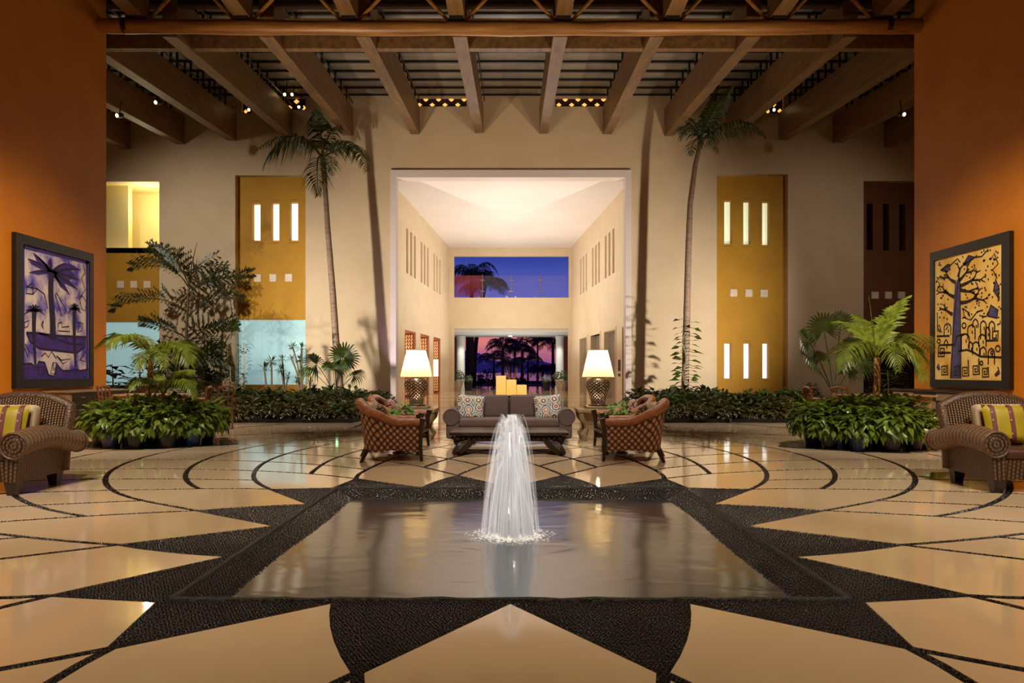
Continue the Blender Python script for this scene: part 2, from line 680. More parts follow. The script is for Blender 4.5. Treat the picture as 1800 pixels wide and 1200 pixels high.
# pebbles set in the bands, the star and the pool's sloping border
def in_cells(pts):
    hit = np.zeros(len(pts), bool)
    for poly in cells:
        a = np.array(poly)
        lo, hi = a.min(0), a.max(0)
        idx = np.where((pts[:, 0] > lo[0]) & (pts[:, 0] < hi[0]) & (pts[:, 1] > lo[1]) & (pts[:, 1] < hi[1]) & ~hit)[0]
        if len(idx) == 0:
            continue
        p = pts[idx]
        ins = np.zeros(len(idx), bool)
        b = np.roll(a, -1, 0)
        for (x0, y0), (x1, y1) in zip(a, b):
            c = ((y0 > p[:, 1]) != (y1 > p[:, 1]))
            if y1 != y0:
                c &= p[:, 0] < (x1 - x0) * (p[:, 1] - y0) / (y1 - y0) + x0
            ins ^= c
        hit[idx[ins]] = True
    return hit


def pebble_mesh(pts, rad, rot, nrm=None):
    """low domes, one per point"""
    n = len(pts)
    K = 6
    ang = np.arange(K) * 2 * PI / K
    lx, ly = np.cos(ang), np.sin(ang)
    base = np.zeros((n, 2 * K + 1, 3))
    c, s = np.cos(rot)[:, None], np.sin(rot)[:, None]
    for r0, (sc, h) in enumerate(((1.0, 0.0), (0.68, 0.75))):
        x = lx[None] * rad[:, 0:1] * sc
        y = ly[None] * rad[:, 1:2] * sc
        base[:, r0 * K:(r0 + 1) * K, 0] = pts[:, 0:1] + x * c - y * s
        base[:, r0 * K:(r0 + 1) * K, 1] = pts[:, 1:2] + x * s + y * c
        base[:, r0 * K:(r0 + 1) * K, 2] = pts[:, 2:3] + rad[:, 2:3] * h
    base[:, 2 * K] = pts
    base[:, 2 * K, 2] += rad[:, 2]
    fq, ft = [], []
    for k in range(K):
        k2 = (k + 1) % K
        fq.append((k, k2, K + k2, K + k))
        ft.append((K + k, K + k2, 2 * K))
    offs = (np.arange(n) * (2 * K + 1))[:, None, None]
    FQ = (np.array(fq)[None] + offs).reshape(-1, 4)
    FT = (np.array(ft)[None] + offs).reshape(-1, 3)
    me = bpy.data.meshes.new('pebbles')
    nv = n * (2 * K + 1)
    me.vertices.add(nv)
    me.vertices.foreach_set('co', base.reshape(-1))
    loops = np.concatenate([FQ.ravel(), FT.ravel()])
    me.loops.add(len(loops))
    me.loops.foreach_set('vertex_index', loops.astype(np.int32))
    me.polygons.add(len(FQ) + len(FT))
    starts = np.concatenate([np.arange(len(FQ)) * 4, len(FQ) * 4 + np.arange(len(FT)) * 3]).astype(np.int32)
    me.polygons.foreach_set('loop_start', starts)
    me.polygons.foreach_set('use_smooth', np.ones(len(starts), bool))
    me.update()
    me.validate()
    return me


def pebble_points(x0, x1, y0, y1, sp):
    xs = np.arange(x0, x1, sp)
    ys = np.arange(y0, y1, sp * 0.9)
    X, Y = np.meshgrid(xs, ys)
    X = X + (np.arange(len(ys)) % 2)[:, None] * sp / 2
    p = np.stack([X.ravel(), Y.ravel()], 1)
    return p + rng.normal(0, sp * 0.16, p.shape)


allp = []
for (ya, yb, sp) in ((2.2, 5.0, 0.0195), (5.0, 7.6, 0.022), (7.6, 10.5, 0.027)):
    p = pebble_points(-0.76 * yb - .2, 0.76 * yb + .2, ya, yb, sp)
    p = p[(np.abs(p[:, 0]) < 0.76 * p[:, 1] + 0.1)]
    r_ = np.hypot(p[:, 0] - C0.x, p[:, 1] - C0.y)
    inside = (np.abs(p[:, 0]) < 1.80) & (np.abs(p[:, 1] - C0.y) < 1.80)
    p = p[(r_ < 9.6) & ~inside]
    p = p[~in_cells(p)]
    allp.append(np.concatenate([p, np.full((len(p), 1), sp)], 1))
allp = np.concatenate(allp)
pts = np.concatenate([allp[:, :2], np.full((len(allp), 1), -0.0105)], 1)
sp = allp[:, 2:3]
rad = np.concatenate([sp * 0.60, sp * 0.42, np.full((len(sp), 1), 0.0115)], 1) * rng.uniform(0.8, 1.1, (len(sp), 1))
pb = bpy.data.objects.new('pebbles', pebble_mesh(pts, rad, rng.uniform(0, PI, len(pts))))
pb.data.materials.append(M_peb)
COL.objects.link(pb)
pb.parent = floor
pb['kind'] = 'stuff'

# dark inlay lines of the outer floor and the corridor
for (x0, y0, x1, y1, w) in ((-9.4, 16.6, 9.4, 16.6, 0.09), (-5, 20.2, 5, 20.2, 0.09), (-5, 24.2, 5, 24.2, 0.10), (-5, 29, 5, 29, 0.12),
                            (-4.7, 33, 4.7, 33, 0.12), (-4.4, 38, 4.4, 38, 0.14), (-1.6, 16.6, -1.6, 44, 0.09), (1.6, 16.6, 1.6, 44, 0.09),
                            (-3.4, 15.4, -3.4, 16.6, 0.09), (3.4, 15.4, 3.4, 16.6, 0.09), (-7.2, 13.2, -5.2, 16.6, 0.09), (7.2, 13.2, 5.2, 16.6, 0.09)):
    d = Vector((x1 - x0, y1 - y0)).normalized()
    nrm = Vector((-d.y, d.x)) * w / 2
    m_ = MB()
    m_.prism([(x0 - nrm.x, y0 - nrm.y), (x1 - nrm.x, y1 - nrm.y), (x1 + nrm.x, y1 + nrm.y), (x0 + nrm.x, y0 + nrm.y)], -0.004, 0.002)
    m_.build('inlay_strip', M_peb, floor)

# ------------------------------------------------------------------ back wall with its niches
YW = 28.0


def wx(px, Y=YW):
    return (px - CX) * Y / F


def wz(py, Y=YW):
    return EYE - (py - CY) * Y / F


X0W = -19.0
holes = [(wx(688) - X0W, wx(1108) - X0W, -1, wz(300)),
         (wx(413.5) - X0W, wx(537) - X0W, -1, wz(308)),
         (wx(1260) - X0W, wx(1385) - X0W, -1, wz(306)),
         (-1, wx(280) - X0W, -1, wz(319)),
         (wx(1518) - X0W, 40, -1, wz(318)),
         (wx(728) - X0W, wx(820) - X0W, wz(187), 12.0), (wx(976) - X0W, wx(1066) - X0W, wz(187), 12.0),
         (wx(500) - X0W, wx(537) - X0W, wz(193), 12.0), (wx(425) - X0W, wx(442) - X0W, wz(199), 12.0), (wx(1345) - X0W, wx(1377) - X0W, wz(199), 12.0)]
mb = MB()
holed(mb, (X0W, YW, 0), (1, 0, 0), (0, 1, 0), 38, 0, 12.3, holes, 0.30)
wall_back = structure(mb, 'wall_back', M_wall)

# white frame round the great opening
Yt = YW - 0.12
mb = MB()
mb.box((wx(687), Yt, 0), (wx(697), YW + 0.45, wz(300)))
tag(mb.build('trim_1', M_trimw), kind='structure')
mb = MB()
mb.box((wx(1099), Yt, 0), (wx(1109), YW + 0.45, wz(300)))
tag(mb.build('trim_2', M_trimw), kind='structure')
mb = MB()
mb.box((wx(697), Yt, wz(313)), (wx(1099), YW + 0.45, wz(300)))
tag(mb.build('trim_3', M_trimw), kind='structure')

win_n = [0]


def pane_mat(name, c, s):
    return mat(name, lin(230, 226, 210), 0.3, emit=c, es=s)


M_paneW = pane_mat('lit_warm_pane', lin(255, 238, 205), 1.5)
M_paneG = pane_mat('lit_greenish_pane', lin(214, 218, 172), 0.85)
M_paneC = pane_mat('lit_cold_pane', lin(236, 240, 240), 1.2)
M_paneB = mat('frosted_blue_pane', lin(176, 206, 206), 0.25, lin(150, 190, 194), (0.5, 0.5, 0.8), 3, emit=lin(168, 212, 216), es=0.42)
M_paneD = mat('dark_pane', lin(26, 16, 12), 0.12)
M_plaque = mat('cream_plaque', lin(232, 214, 190), 0.55, lin(214, 194, 166), (9, 9, 9), 4, 0.3, (50, 50, 50))


def window(x0, x1, z0, z1, Y, m, splits=1):
    win_n[0] += 1
    fr = MB()
    t = 0.03
    for a, b in (((x0 - t, Y, z0 - t), (x1 + t, Y + 0.06, z0)), ((x0 - t, Y, z1), (x1 + t, Y + 0.06, z1 + t)),
                 ((x0 - t, Y, z0), (x0, Y + 0.06, z1)), ((x1, Y, z0), (x1 + t, Y + 0.06, z1))):
        fr.box(a, b)
    w = structure(fr, 'window_%d' % win_n[0], M_trimw)
    for i in range(splits):
        a, b = x0 + (x1 - x0) * i / splits, x0 + (x1 - x0) * (i + 1) / splits
        g = 0.005 if splits > 1 else 0
        q = MB()
        q.box((a + g, Y + 0.02, z0), (b - g, Y + 0.045, z1))
        q.build('pane', m, w)
    return w


def niche(x0, x1, ztop, zbot, slits, squares, m, ztot, name):
    """coloured panel set back in the wall; slits = [(px0, px1, py0, py1, pane)]"""
    Yn = YW + 0.30
    ox = wx(x0)
    hs = []
    for (a, b, c, d, pm) in slits:
        hs.append((wx(a) - ox, wx(b) - ox, wz(d), wz(c)))
    q = MB()
    holed(q, (ox, Yn, 0), (1, 0, 0), (0, 1, 0), wx(x1) - ox, zbot, ztop, hs, 0.28)
    pn = q.build(name, m, wall_back)
    for (a, b, c, d, pm) in slits:
        window(wx(a), wx(b), wz(d), wz(c), Yn + 0.26, pm)
        # splayed head and sill of the slit
        hd = MB()
        xa, xb = wx(a), wx(b)
        e = 0.10
        for zz, sg in ((wz(c), 1), (wz(d), -1)):
            hd.add([(xa, Yn + 0.2, zz), (xb, Yn + 0.2, zz), (xb + 0.04, Yn - 0.02, zz + sg * e), (xa - 0.04, Yn - 0.02, zz + sg * e),
                    (xa, Yn + 0.22, zz + sg * e * 1.2), (xb, Yn + 0.22, zz + sg * e * 1.2)],
                   [(0, 1, 2, 3), (0, 3, 4), (1, 5, 2), (3, 2, 5, 4)])
        hd.build('slit_splay', m, pn)
    for (a, b, c, d) in squares:
        q = MB()
        q.rbox((wx(a), Yn - 0.05, wz(d)), (wx(b), Yn + 0.02, wz(c)), 0.02, 1)
        q.build('plaque', M_plaque, pn)
    return pn


niche(413, 538, wz(300), wz(561), [(438, 453, 354, 420, M_paneW), (472, 486.5, 353, 420, M_paneW), (505, 520, 352, 420, M_paneW)],
      [(442, 455, 480, 494), (469.5, 482, 479.5, 493.5), (497, 510.5, 479, 493.5)], M_ochre, 0, 'niche_panel')
niche(1257, 1390, wz(298), -0.1, [(1277, 1291, 349, 426, M_paneG), (1311, 1324, 350, 427, M_paneG), (1344.5, 1358, 351, 428, M_paneG),
                                  (1277, 1290, 603, 665, M_paneC), (1311.5, 1324, 603, 665, M_paneC), (1345, 1357, 603, 665, M_paneC)],
      [(1287, 1300, 506, 520), (1314, 1327, 506.5, 520.5), (1341, 1354.5, 507, 521)], M_ochre, 0, 'niche_panel')
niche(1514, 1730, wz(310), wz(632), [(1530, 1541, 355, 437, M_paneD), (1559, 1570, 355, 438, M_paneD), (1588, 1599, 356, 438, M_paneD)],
      [(1538, 1551, 511, 524), (1562, 1574.5, 511, 524), (1585, 1598, 511, 524)], M_brown, 0, 'niche_panel')
# ground-floor glazing
window(wx(414), wx(538), wz(676), wz(561), YW + 0.34, M_paneB, 3)
q = MB()
q.box((wx(413), YW + 0.3, -0.1), (wx(538), YW + 0.55, wz(676)))
q.build('niche_base', M_ochre, wall_back)
window(wx(1510), wx(1730), wz(690), wz(632), YW + 0.34, M_paneD, 2)
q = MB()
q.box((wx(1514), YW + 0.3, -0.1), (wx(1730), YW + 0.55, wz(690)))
q.build('niche_base', M_brown, wall_back)
# far left bay: lit alcove above, brown panel, frosted glazing
niche(42, 281, wz(433), wz(565), [], [(199, 211.5, 492, 505), (222.5, 235, 492, 505), (246, 259, 492, 505)], M_ochre, 0, 'niche_panel')
window(wx(46), wx(281), wz(677), wz(565), YW + 0.34, M_paneB, 5)
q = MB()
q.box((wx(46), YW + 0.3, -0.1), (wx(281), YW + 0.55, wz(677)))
q.build('niche_base', M_brown, wall_back)
M_alc = mat('pale_yellow_plaster', lin(240, 224, 160), 0.7)
q = MB()
za, zb = wz(433) - 0.01, wz(315)
q.box((wx(60), YW + 0.3, za - 0.2), (wx(281), YW + 2.3, za))          # ledge
q.box((wx(60), YW + 2.1, za), (wx(290), YW + 2.3, zb))                # back
q.box((wx(281), YW + 0.3, za), (wx(290), YW + 2.2, zb))               # right cheek
q.box((wx(60), YW + 0.3, zb - 0.02), (wx(290), YW + 2.3, zb + 0.2))   # head
q.box((wx(60), YW + 0.9, za), (wx(204), YW + 1.2, zb))                # left pier
q.box((wx(273), YW + 1.0, za), (wx(281), YW + 2.2, wz(380)))          # low cheek wall
al = q.build('alcove', M_alc, wall_back)
bulb((wx(243), YW + 0.75, wz(350)), 75, (1.0, 0.9, 0.62), 0.1)

# pierced brick screens under the eaves
M_screen = mat('pierced_dark_brick', lin(74, 38, 24), 0.7, lin(52, 26, 16), (6, 6, 6), 3)
M_glow = mat('lamp_lit_opening', lin(200, 130, 60), 0.5, emit=lin(255, 186, 96), es=1.3)
for (a, b, ytop, ybot, nx, ny) in ((730, 820, 150, 187, 8, 4), (976, 1066, 150, 187, 8, 4), (500, 537, 160, 193, 3, 3), (1345, 1377, 165, 199, 3, 3),
                                   (425, 442, 170, 199, 2, 3)):
    xa, xb, z0, z1 = wx(a), wx(b), wz(ybot), wz(ytop)
    q = MB()
    q.box((xa, YW + 0.12, z0), (xb, YW + 0.2, z1))
    scr = q.build('pierced_screen', M_screen, wall_back)
    for j in range(ny):
        for i in range(nx):
            if (i + j) % 2:
                continue
            xc, zc = xa + (xb - xa) * (i + 0.6) / nx, z0 + (z1 - z0) * (j + 0.5) / ny
            rx, rz = (xb - xa) / nx * 0.42, (z1 - z0) / ny * 0.40
            q = MB()
            q.add([(xc - rx, YW + 0.115, zc), (xc, YW + 0.115, zc - rz), (xc + rx, YW + 0.115, zc), (xc, YW + 0.115, zc + rz), (xc, YW + 0.13, zc)],
                  [(0, 1, 4), (1, 2, 4), (2, 3, 4), (3, 0, 4), (3, 2, 1, 0)])
            q.build('screen_opening', M_glow, scr)

# ------------------------------------------------------------------ great side walls
for nm, s in (('wall_left', -1), ('wall_right', 1)):
    q = MB()
    xa, xb = sorted((s * 9.5, s * 10.1))
    q.box((xa, -4, 0), (xb, 16.72, 11.0))
    structure(q, nm, M_orange)
q = MB()
q.box((-19.2, 15.8, 0), (-19.0, 31.0, 12.5))
q.box((-19.2, 15.6, 0), (-10.1, 15.8, 12.5))
structure(q, 'wall_far_left', M_wall)
q = MB()
q.box((19.0, 15.8, 0), (19.2, 31.0, 12.5))
q.box((10.1, 15.6, 0), (19.2, 15.8, 12.5))
structure(q, 'wall_far_right', M_wall)
q = MB()
q.box((-10.1, -4.3, 0), (10.1, -4.0, 11.0))
structure(q, 'wall_front', M_wall)

# ------------------------------------------------------------------ corridor beyond the opening
CL0, CL1 = Vector((-5.0, YW + 0.3, 0)), Vector((-3.85, 45.0, 0))
corr = {}


def corr_hit(px, py, s):
    """where that sight line meets the corridor side wall (s = -1 left, 1 right): distance along it, height"""
    r = (px - CX) / F
    k = (CL1.x - CL0.x) / (CL1.y - CL0.y)
    x0 = s * -CL0.x
    kk = s * -k
    Y = (x0 - kk * CL0.y) / (r - kk)
    L = math.hypot(Y - CL0.y, (Y - CL0.y) * k)
    return L, EYE - (py - CY) * Y / F


slL = [(714, 717.5, 403, 480), (721, 724.5, 409, 486), (727.5, 731, 414, 490), (739.5, 742.5, 425, 497), (745, 748, 430, 501), (750.5, 753.5, 435, 503),
       (762, 764.5, 443, 509), (767, 769.5, 448, 512), (772, 774.5, 452, 515)]
for nm, s in (('wall_corridor_left', -1), ('wall_corridor_right', 1)):
    A, B = Vector((s * -CL0.x, CL0.y, 0)), Vector((s * -CL1.x, CL1.y, 0))
    U = (B - A).normalized()
    N = Vector((s * U.y, -s * U.x, 0))
    ln = (B - A).length
    hs = []
    sl = slL if s < 0 else [(2 * CX - b, 2 * CX - a, c, d) for a, b, c, d in slL]
    for (a, b, c, d) in sl:
        u0, zt = corr_hit(a, c, s)
        u1, _ = corr_hit(b, c, s)
        _, zb_ = corr_hit(a, d, s)
        hs.append((min(u0, u1), max(u0, u1), 5.72, 7.78))
    drs = [(0.3, 2.3, -1, 3.1), (3.7, 6.2, -1, 3.12), (7.3, 9.8, -1, 3.14), (11.0, 13.4, -1, 3.16)]
    q = MB()
    holed(q, A, U, N, ln, 0, 9.3, hs + drs, 0.35)
    wl = structure(q, nm, M_cor)
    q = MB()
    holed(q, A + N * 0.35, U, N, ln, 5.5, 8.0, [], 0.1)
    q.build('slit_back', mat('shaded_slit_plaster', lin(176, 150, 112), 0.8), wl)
    corr[s] = (A, U, N, wl)

q = MB()
q.box((-5.8, YW + 0.3, 9.08), (5.8, 45.4, 9.3))
structure(q, 'ceiling_corridor', M_corceil)
YE = 45.0
q = MB()
holed(q, (-4.6, YE, 0), (1, 0, 0), (0, 1, 0), 9.2, 0, 9.3,
      [(wx(798, YE) + 4.6, wx(1000, YE) + 4.6, wz(523, YE), wz(450, YE)), (wx(798, YE) + 4.6, wx(999, YE) + 4.6, -1, wz(577, YE))], 0.35)
structure(q, 'wall_corridor_end', M_cor)

# doors: carved timber shop doors on the left, plain lift doors on the right
M_wood = mat('warm_door_wood', lin(176, 98, 44), 0.4, lin(128, 66, 26), (3, 3, 0.7), 5, 0.15)
M_grey = mat('taupe_lift_door', lin(140, 126, 112), 0.35, lin(130, 116, 102), (2, 2, 0.6), 3)
M_shop = pane_mat('shop_light_pane', lin(255, 236, 200), 1.3)
M_shopd = pane_mat('shop_glow_pane', lin(255, 196, 120), 0.75)
dn = 0
for s in (-1, 1):
    A, U, N, wl = corr[s]

    def wpt(u, d, z):
        return A + U * u + N * d + Vector((0, 0, z))

    def slab(q, u0, u1, d0, d1, z0, z1):
        q.add([wpt(u0, d0, z0), wpt(u1, d0, z0), wpt(u1, d1, z0), wpt(u0, d1, z0), wpt(u0, d0, z1), wpt(u1, d0, z1), wpt(u1, d1, z1), wpt(u0, d1, z1)],
              [(0, 3, 2, 1), (4, 5, 6, 7), (0, 1, 5, 4), (1, 2, 6, 5), (2, 3, 7, 6), (3, 0, 4, 7)])
    for (u0, u1) in ((0.3, 2.3), (3.7, 6.2), (7.3, 9.8), (11.0, 13.4)):
        dn += 1
        zt = 3.16
        if s < 0:
            q = MB()
            slab(q, u0, u0 + 0.12, 0.05, 1.3, 0, zt)
            slab(q, u1 - 0.12, u1, 0.05, 1.3, 0, zt)
            slab(q, u0, u1, 0.05, 1.3, zt - 0.1, zt)
            d = structure(q, 'door_%d' % dn, M_wood)
            q = MB()
            slab(q, u0, u1, 1.3, 1.36, 0, zt)
            q.build('door_backing', M_wood, d)
            q = MB()
            slab(q, u1 - 0.16, u1 - 0.13, 0.12, 0.62, 0.95, 1.95)
            q.build('lit_glass', M_shop, d)
            # carved lattice panels of the shop front, set across the doorway's depth
            for (za_, zb2) in ((0.1, 0.9), (2.0, zt - 0.15)):
                q = MB()
                for k in range(5):
                    dd = 0.12 + 0.125 * k
                    q.tube([wpt(u1 - .17, dd, za_), wpt(u1 - .17, dd, zb2)], 0.022, 4)
                nz2 = int((zb2 - za_) / 0.16)
                for k in range(nz2 + 1):
                    zz = za_ + (zb2 - za_) * k / nz2
                    q.tube([wpt(u1 - .17, .12, zz), wpt(u1 - .17, .62, zz)], 0.02, 4)
                    if k < nz2:
                        for e in range(4):
                            q.tube([wpt(u1 - .18, .12 + .125 * e, zz), wpt(u1 - .18, .245 + .125 * e, zz + (zb2 - za_) / nz2)], 0.014, 4)
                q.build('carved_panel', M_wood, d)
                q = MB()
                slab(q, u1 - 0.135, u1 - 0.125, 0.12, 0.62, za_, zb2)
                q.build('lit_backing', M_shopd, d)
            bulb(wpt((u0 + u1) / 2 - 0.3, 0.6, 2.5), 45, (1.0, 0.75, 0.45), 0.06)
        else:
            q = MB()
            slab(q, u0 - 0.12, u0, -0.03, 0.3, 0, zt + 0.1)
            slab(q, u1, u1 + 0.12, -0.03, 0.3, 0, zt + 0.1)
            slab(q, u0, u1, -0.03, 0.3, zt - 0.02, zt + 0.1)
            d = structure(q, 'door_%d' % dn, M_cor)
            um = (u0 + u1) / 2
            for a, b in ((u0, um - 0.006), (um + 0.006, u1)):
                q = MB()
                slab(q, a, b, 0.25, 0.3, 0, zt)
                q.build('door_leaf', M_grey, d)
    if s > 0:
        cp = MB()
        slab(cp, 2.75, 3.15, -0.03, 0.0, 1.25, 1.75)
        c0 = cp.build('lift_call_panel', mat('dark_bronze', lin(58, 44, 30), 0.35, metal=0.6), None)
        tag(c0, 'dark bronze lift call panel on the corridor wall between two taupe doors', 'panel')
        cp = MB()
        slab(cp, 2.75, 3.15, -0.03, 0.0, 1.02, 1.14)
        cp.build('key_switch', MATS['dark_bronze'], c0)

# porch beyond the corridor: soffit, columns, downlight
M_porch = mat('pale_porch_plaster', lin(222, 222, 214), 0.7)
q = MB()
q.box((-6, YE + 0.35, wz(592, 52)), (6, 52.3, wz(592, 52) + 0.25))
structure(q, 'ceiling_porch', M_porch)
for s in (-1, 1):
    q = MB()
    q.lathe([(0.34, 0.0), (0.34, 0.2), (0.29, 0.26), (0.28, 3.5), (0.31, 3.6), (0.31, 3.75)], 24, (s * 87 * 50 / F, 50, 0))
    c = q.build('porch_column', M_porch, None, True, (s * 87 * 50 / F, 50, 0))
    tag(c, 'round white porch column on the %s side of the sunset opening' % ('left' if s < 0 else 'right'), 'column', 'white porch columns')
    spot((s * 3.2, 48.3, 3.6), (s * 3.48, 50, 1.2), 160, 70, 0.8, (1, 0.93, 0.8), 0.05)
    q = MB()
    q.box((s * 4.05 - 0.3, 51.6, 0), (s * 4.05 + 0.3, 51.9, 3.75))
    structure(q, 'trim_%d' % (5 if s < 0 else 6), mat('rust_screen', lin(122, 58, 30), 0.6))
area((0, 47.6, 0.6), (0, 47.6, 4.0), 5.5, 2.0, 110, (0.95, 1.0, 0.95))
q = MB()
q.lathe([(0.12, 0.0), (0.12, -0.03), (0.09, -0.04)], 16, (0, 50.5, wz(592, 52) - 0.0))
dl = q.build('downlight', mat('bright_lens', lin(255, 250, 240), 0.3, emit=lin(255, 246, 220), es=14), None)
tag(dl, 'small bright round downlight in the porch soffit above the palms', 'light')

# glass balustrade in the upper window
bal = thing('glass_balustrade', 'clear glass balustrade with slim steel posts in the upper window', 'balustrade', (0, YE + 0.5, 0))
M_glass = mat('clear_glass', lin(255, 255, 255), 0.02, trans=1.0)
zb_, zt_ = wz(523, YE + .5), wz(484, YE + .5)


def tint_glass(name, col, fac):
    m, n, b = new_mat(name)
    tr = n.nodes.new('ShaderNodeBsdfTransparent')
    tr.inputs[0].default_value = (0.93, 0.93, 0.96, 1)
    mx = n.nodes.new('ShaderNodeMixShader')
    mx.inputs[0].default_value = fac
    b.inputs['Base Color'].default_value = col
    b.inputs['Roughness'].default_value = 0.05
    n.links.new(tr.outputs[0], mx.inputs[1])
    n.links.new(b.outputs[0], mx.inputs[2])
    n.links.new(mx.outputs[0], n.nodes['Material Output'].inputs[0])
    return m


G_refl = tint_glass('rose_reflection_glass', lin(150, 62, 72), 0.42)  # reflection of a red wall put into the pane colour
G_clr = tint_glass('faint_glass', lin(180, 170, 190), 0.06)
edges_ = [796, 848, 898.5, 949.5, 1002]
for i in range(4):
    q = MB()
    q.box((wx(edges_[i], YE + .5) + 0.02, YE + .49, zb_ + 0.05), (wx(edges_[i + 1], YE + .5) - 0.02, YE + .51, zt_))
    q.build('glass_pane', G_refl if i < 1 else G_clr, bal)
for x in edges_[1:4]:
    q = MB()
    xx = wx(x, YE + .4)
    q.tube([(xx, YE + .42, zb_ - 0.05), (xx, YE + .42, zt_ + 0.02)], 0.03, 6)
    for z_ in (0.28, 0.78):
        q.box((xx - 0.13, YE + .40, zb_ + (zt_ - zb_) * z_ - 0.03), (xx + 0.13, YE + .47, zb_ + (zt_ - zb_) * z_ + 0.03))
    q.build('post', mat('brushed_steel', lin(150, 146, 150), 0.3, metal=0.8), bal)
for x in (805, 841, 855, 891, 906, 942, 957, 994):
    q = MB()
    xx = wx(x, YE + .45)
    q.box((xx - 0.06, YE + .44, zb_ - 0.03), (xx + 0.06, YE + .53, zb_ + 0.09))
    q.build('clamp', MATS['brushed_steel'], bal)
# ------------------------------------------------------------------ timber roof
def zroof(Y):
    return 12.15 + 0.134 * (Y - 28.0)


q = MB()
q.add([(-19, 16.8, 10.72), (19, 16.8, 10.72), (19, -4, 10.72), (-19, -4, 10.72)], [(0, 1, 2, 3)])
q.box((-19, -4, 10.72), (19, 16.9, 10.85))
ceiling = structure(q, 'ceiling', M_dark)

near_c = [-212, -42, 128, 298, 468, 638, 808, 985, 1155, 1325, 1495, 1665, 1835, 2005]
far_c = [130, 222, 317, 408, 506, 613, 730, 842, 955.5, 1067.5, 1175.5, 1283.5, 1376, 1471.5, 1561]
far_y = [268, 262, 253, 247, 240, 238, 236, 234, 235, 236, 239, 242, 246, 251, 258]
far_c = far_c[1:]
far_y = far_y[1:]
YN, YF = 16.95, 27.95
ends = []
for i in range(14):
    p0 = P(near_c[i], 65, YN)
    p1 = P(far_c[i], far_y[i], YF)
    ends.append((p0, p1))
# roof sheets between purlins
rows = [17.2 + 1.08 * k for k in range(11)]
for r in range(10):
    ya, yb = rows[r], rows[r + 1]
    for i in range(13):
        xs = []
        for Y in (ya, yb):
            t = (Y - YN) / (YF - YN)
            xs.append((ends[i][0].x * (1 - t) + ends[i][1].x * t, ends[i + 1][0].x * (1 - t) + ends[i + 1][1].x * t))
        q = MB()
        g = 0.012
        z0, z1 = zroof(ya), zroof(yb)
        q.add([(xs[0][0] + g, ya + g, z0), (xs[0][1] - g, ya + g, z0), (xs[1][1] - g, yb - g, z1), (xs[1][0] + g, yb - g, z1),
               (xs[0][0] + g, ya + g, z0 + .05), (xs[0][1] - g, ya + g, z0 + .05), (xs[1][1] - g, yb - g, z1 + .05), (xs[1][0] + g, yb - g, z1 + .05)],
              [(0, 3, 2, 1), (4, 5, 6, 7), (0, 1, 5, 4), (1, 2, 6, 5), (2, 3, 7, 6), (3, 0, 4, 7)])
        q.build('roof_sheet', M_roof, ceiling)
for Y in rows:
    q = MB()
    z = zroof(Y) - 0.06
    q.box((-17, Y - 0.04, z - 0.01), (17, Y + 0.04, z + 0.05))
    q.build('purlin', M_steel, ceiling)
q = MB()
q.add([(-19, 16.8, 10.85), (19, 16.8, 10.85), (19, 28.4, 12.45), (-19, 28.4, 12.45)], [(0, 1, 2, 3)])
q.build('roof_deck', M_dark, ceiling)

for i, (p0, p1) in enumerate(ends):
    q = MB()
    q.beam(p0, p1, 0.34, 1.06)
    # bevelled foot seen on the free end
    bm_ = q.build('roof_beam', M_beam, ceiling)
    for Y in rows[:-1]:
        t = (Y - YN) / (YF - YN)
        c = p0 * (1 - t) + p1 * t
        m_ = MB()
        zt = zroof(Y) - 0.05
        for dx in (-0.1, 0.1):
            m_.box((c.x + dx - 0.03, Y - 0.03, c.z + 1.0), (c.x + dx + 0.03, Y + 0.03, zt))
        m_.build('standoff', M_steel, bm_)
    m_ = MB()
    d = (p1 - p0)
    m_.tube([p0 + Vector((0.22, .4, 1.2)), p1 + Vector((0.22, -.2, 1.2))], 0.022, 5)
    m_.build('conduit', M_steel, bm_)
# fascia boards between the beams just behind the log truss
for i in range(13):
    Y = 18.0
    t = (Y - YN) / (YF - YN)
    a = ends[i][0] * (1 - t) + ends[i][1] * t
    b = ends[i + 1][0] * (1 - t) + ends[i + 1][1] * t
    q = MB()
    q.box((a.x + 0.17, Y - 0.1, 9.35), (b.x - 0.17, Y + 0.1, 10.1))
    q.build('fascia_board', M_beam, ceiling)

# log truss
YL = 16.5


def lp(px, py):
    return P(px, py, YL)


lg = MB()
cpts = [lp(x, 45.5 + 4.5 * (1 - ((x - 897) / 735) ** 2)) for x in range(163, 1630, 61)]
rr_ = [0.165 + 0.012 * math.sin(i * 1.7) for i in range(len(cpts))]
lg.tube(cpts, rr_, 14)
chord = lg.build('truss_log', M_log, ceiling, True)
for x in (167, 222, 1560, 1622):
    q = MB()
    c = lp(x, 45.5)
    q.tube([c - Vector((0.06, 0, 0)), c + Vector((0.06, 0, 0))], 0.205 if x in (167, 1622) else 0.185, 14)
    q.build('log_strap', M_steel, chord)
nodes = [245, 428, 615, 803, 990, 1180, 1365, 1550]
for nx in nodes:
    q = MB()
    q.box(tuple(lp(nx, 47) + Vector((-0.16, -0.19, 0.12))), tuple(lp(nx, 47) + Vector((0.16, 0.19, 0.22))))
    q.build('node_plate', M_steel, chord)
zt_top = lp(0, -50).z
for i, nx in enumerate(nodes):
    for s in (-1, 1):
        if (i == 0 and s < 0) or (i == len(nodes) - 1 and s > 0):
            continue
        q = MB()
        a, b = lp(nx + s * 14, 37), lp(nx + s * 94, -46)
        q.tube([a, b], [0.042, 0.05], 8)
        q.build('truss_diagonal', M_log, ceiling, True)
q = MB()
q.tube([lp(100, -50), lp(1700, -50)], 0.13, 10)
q.build('top_chord_log', M_log, ceiling, True)
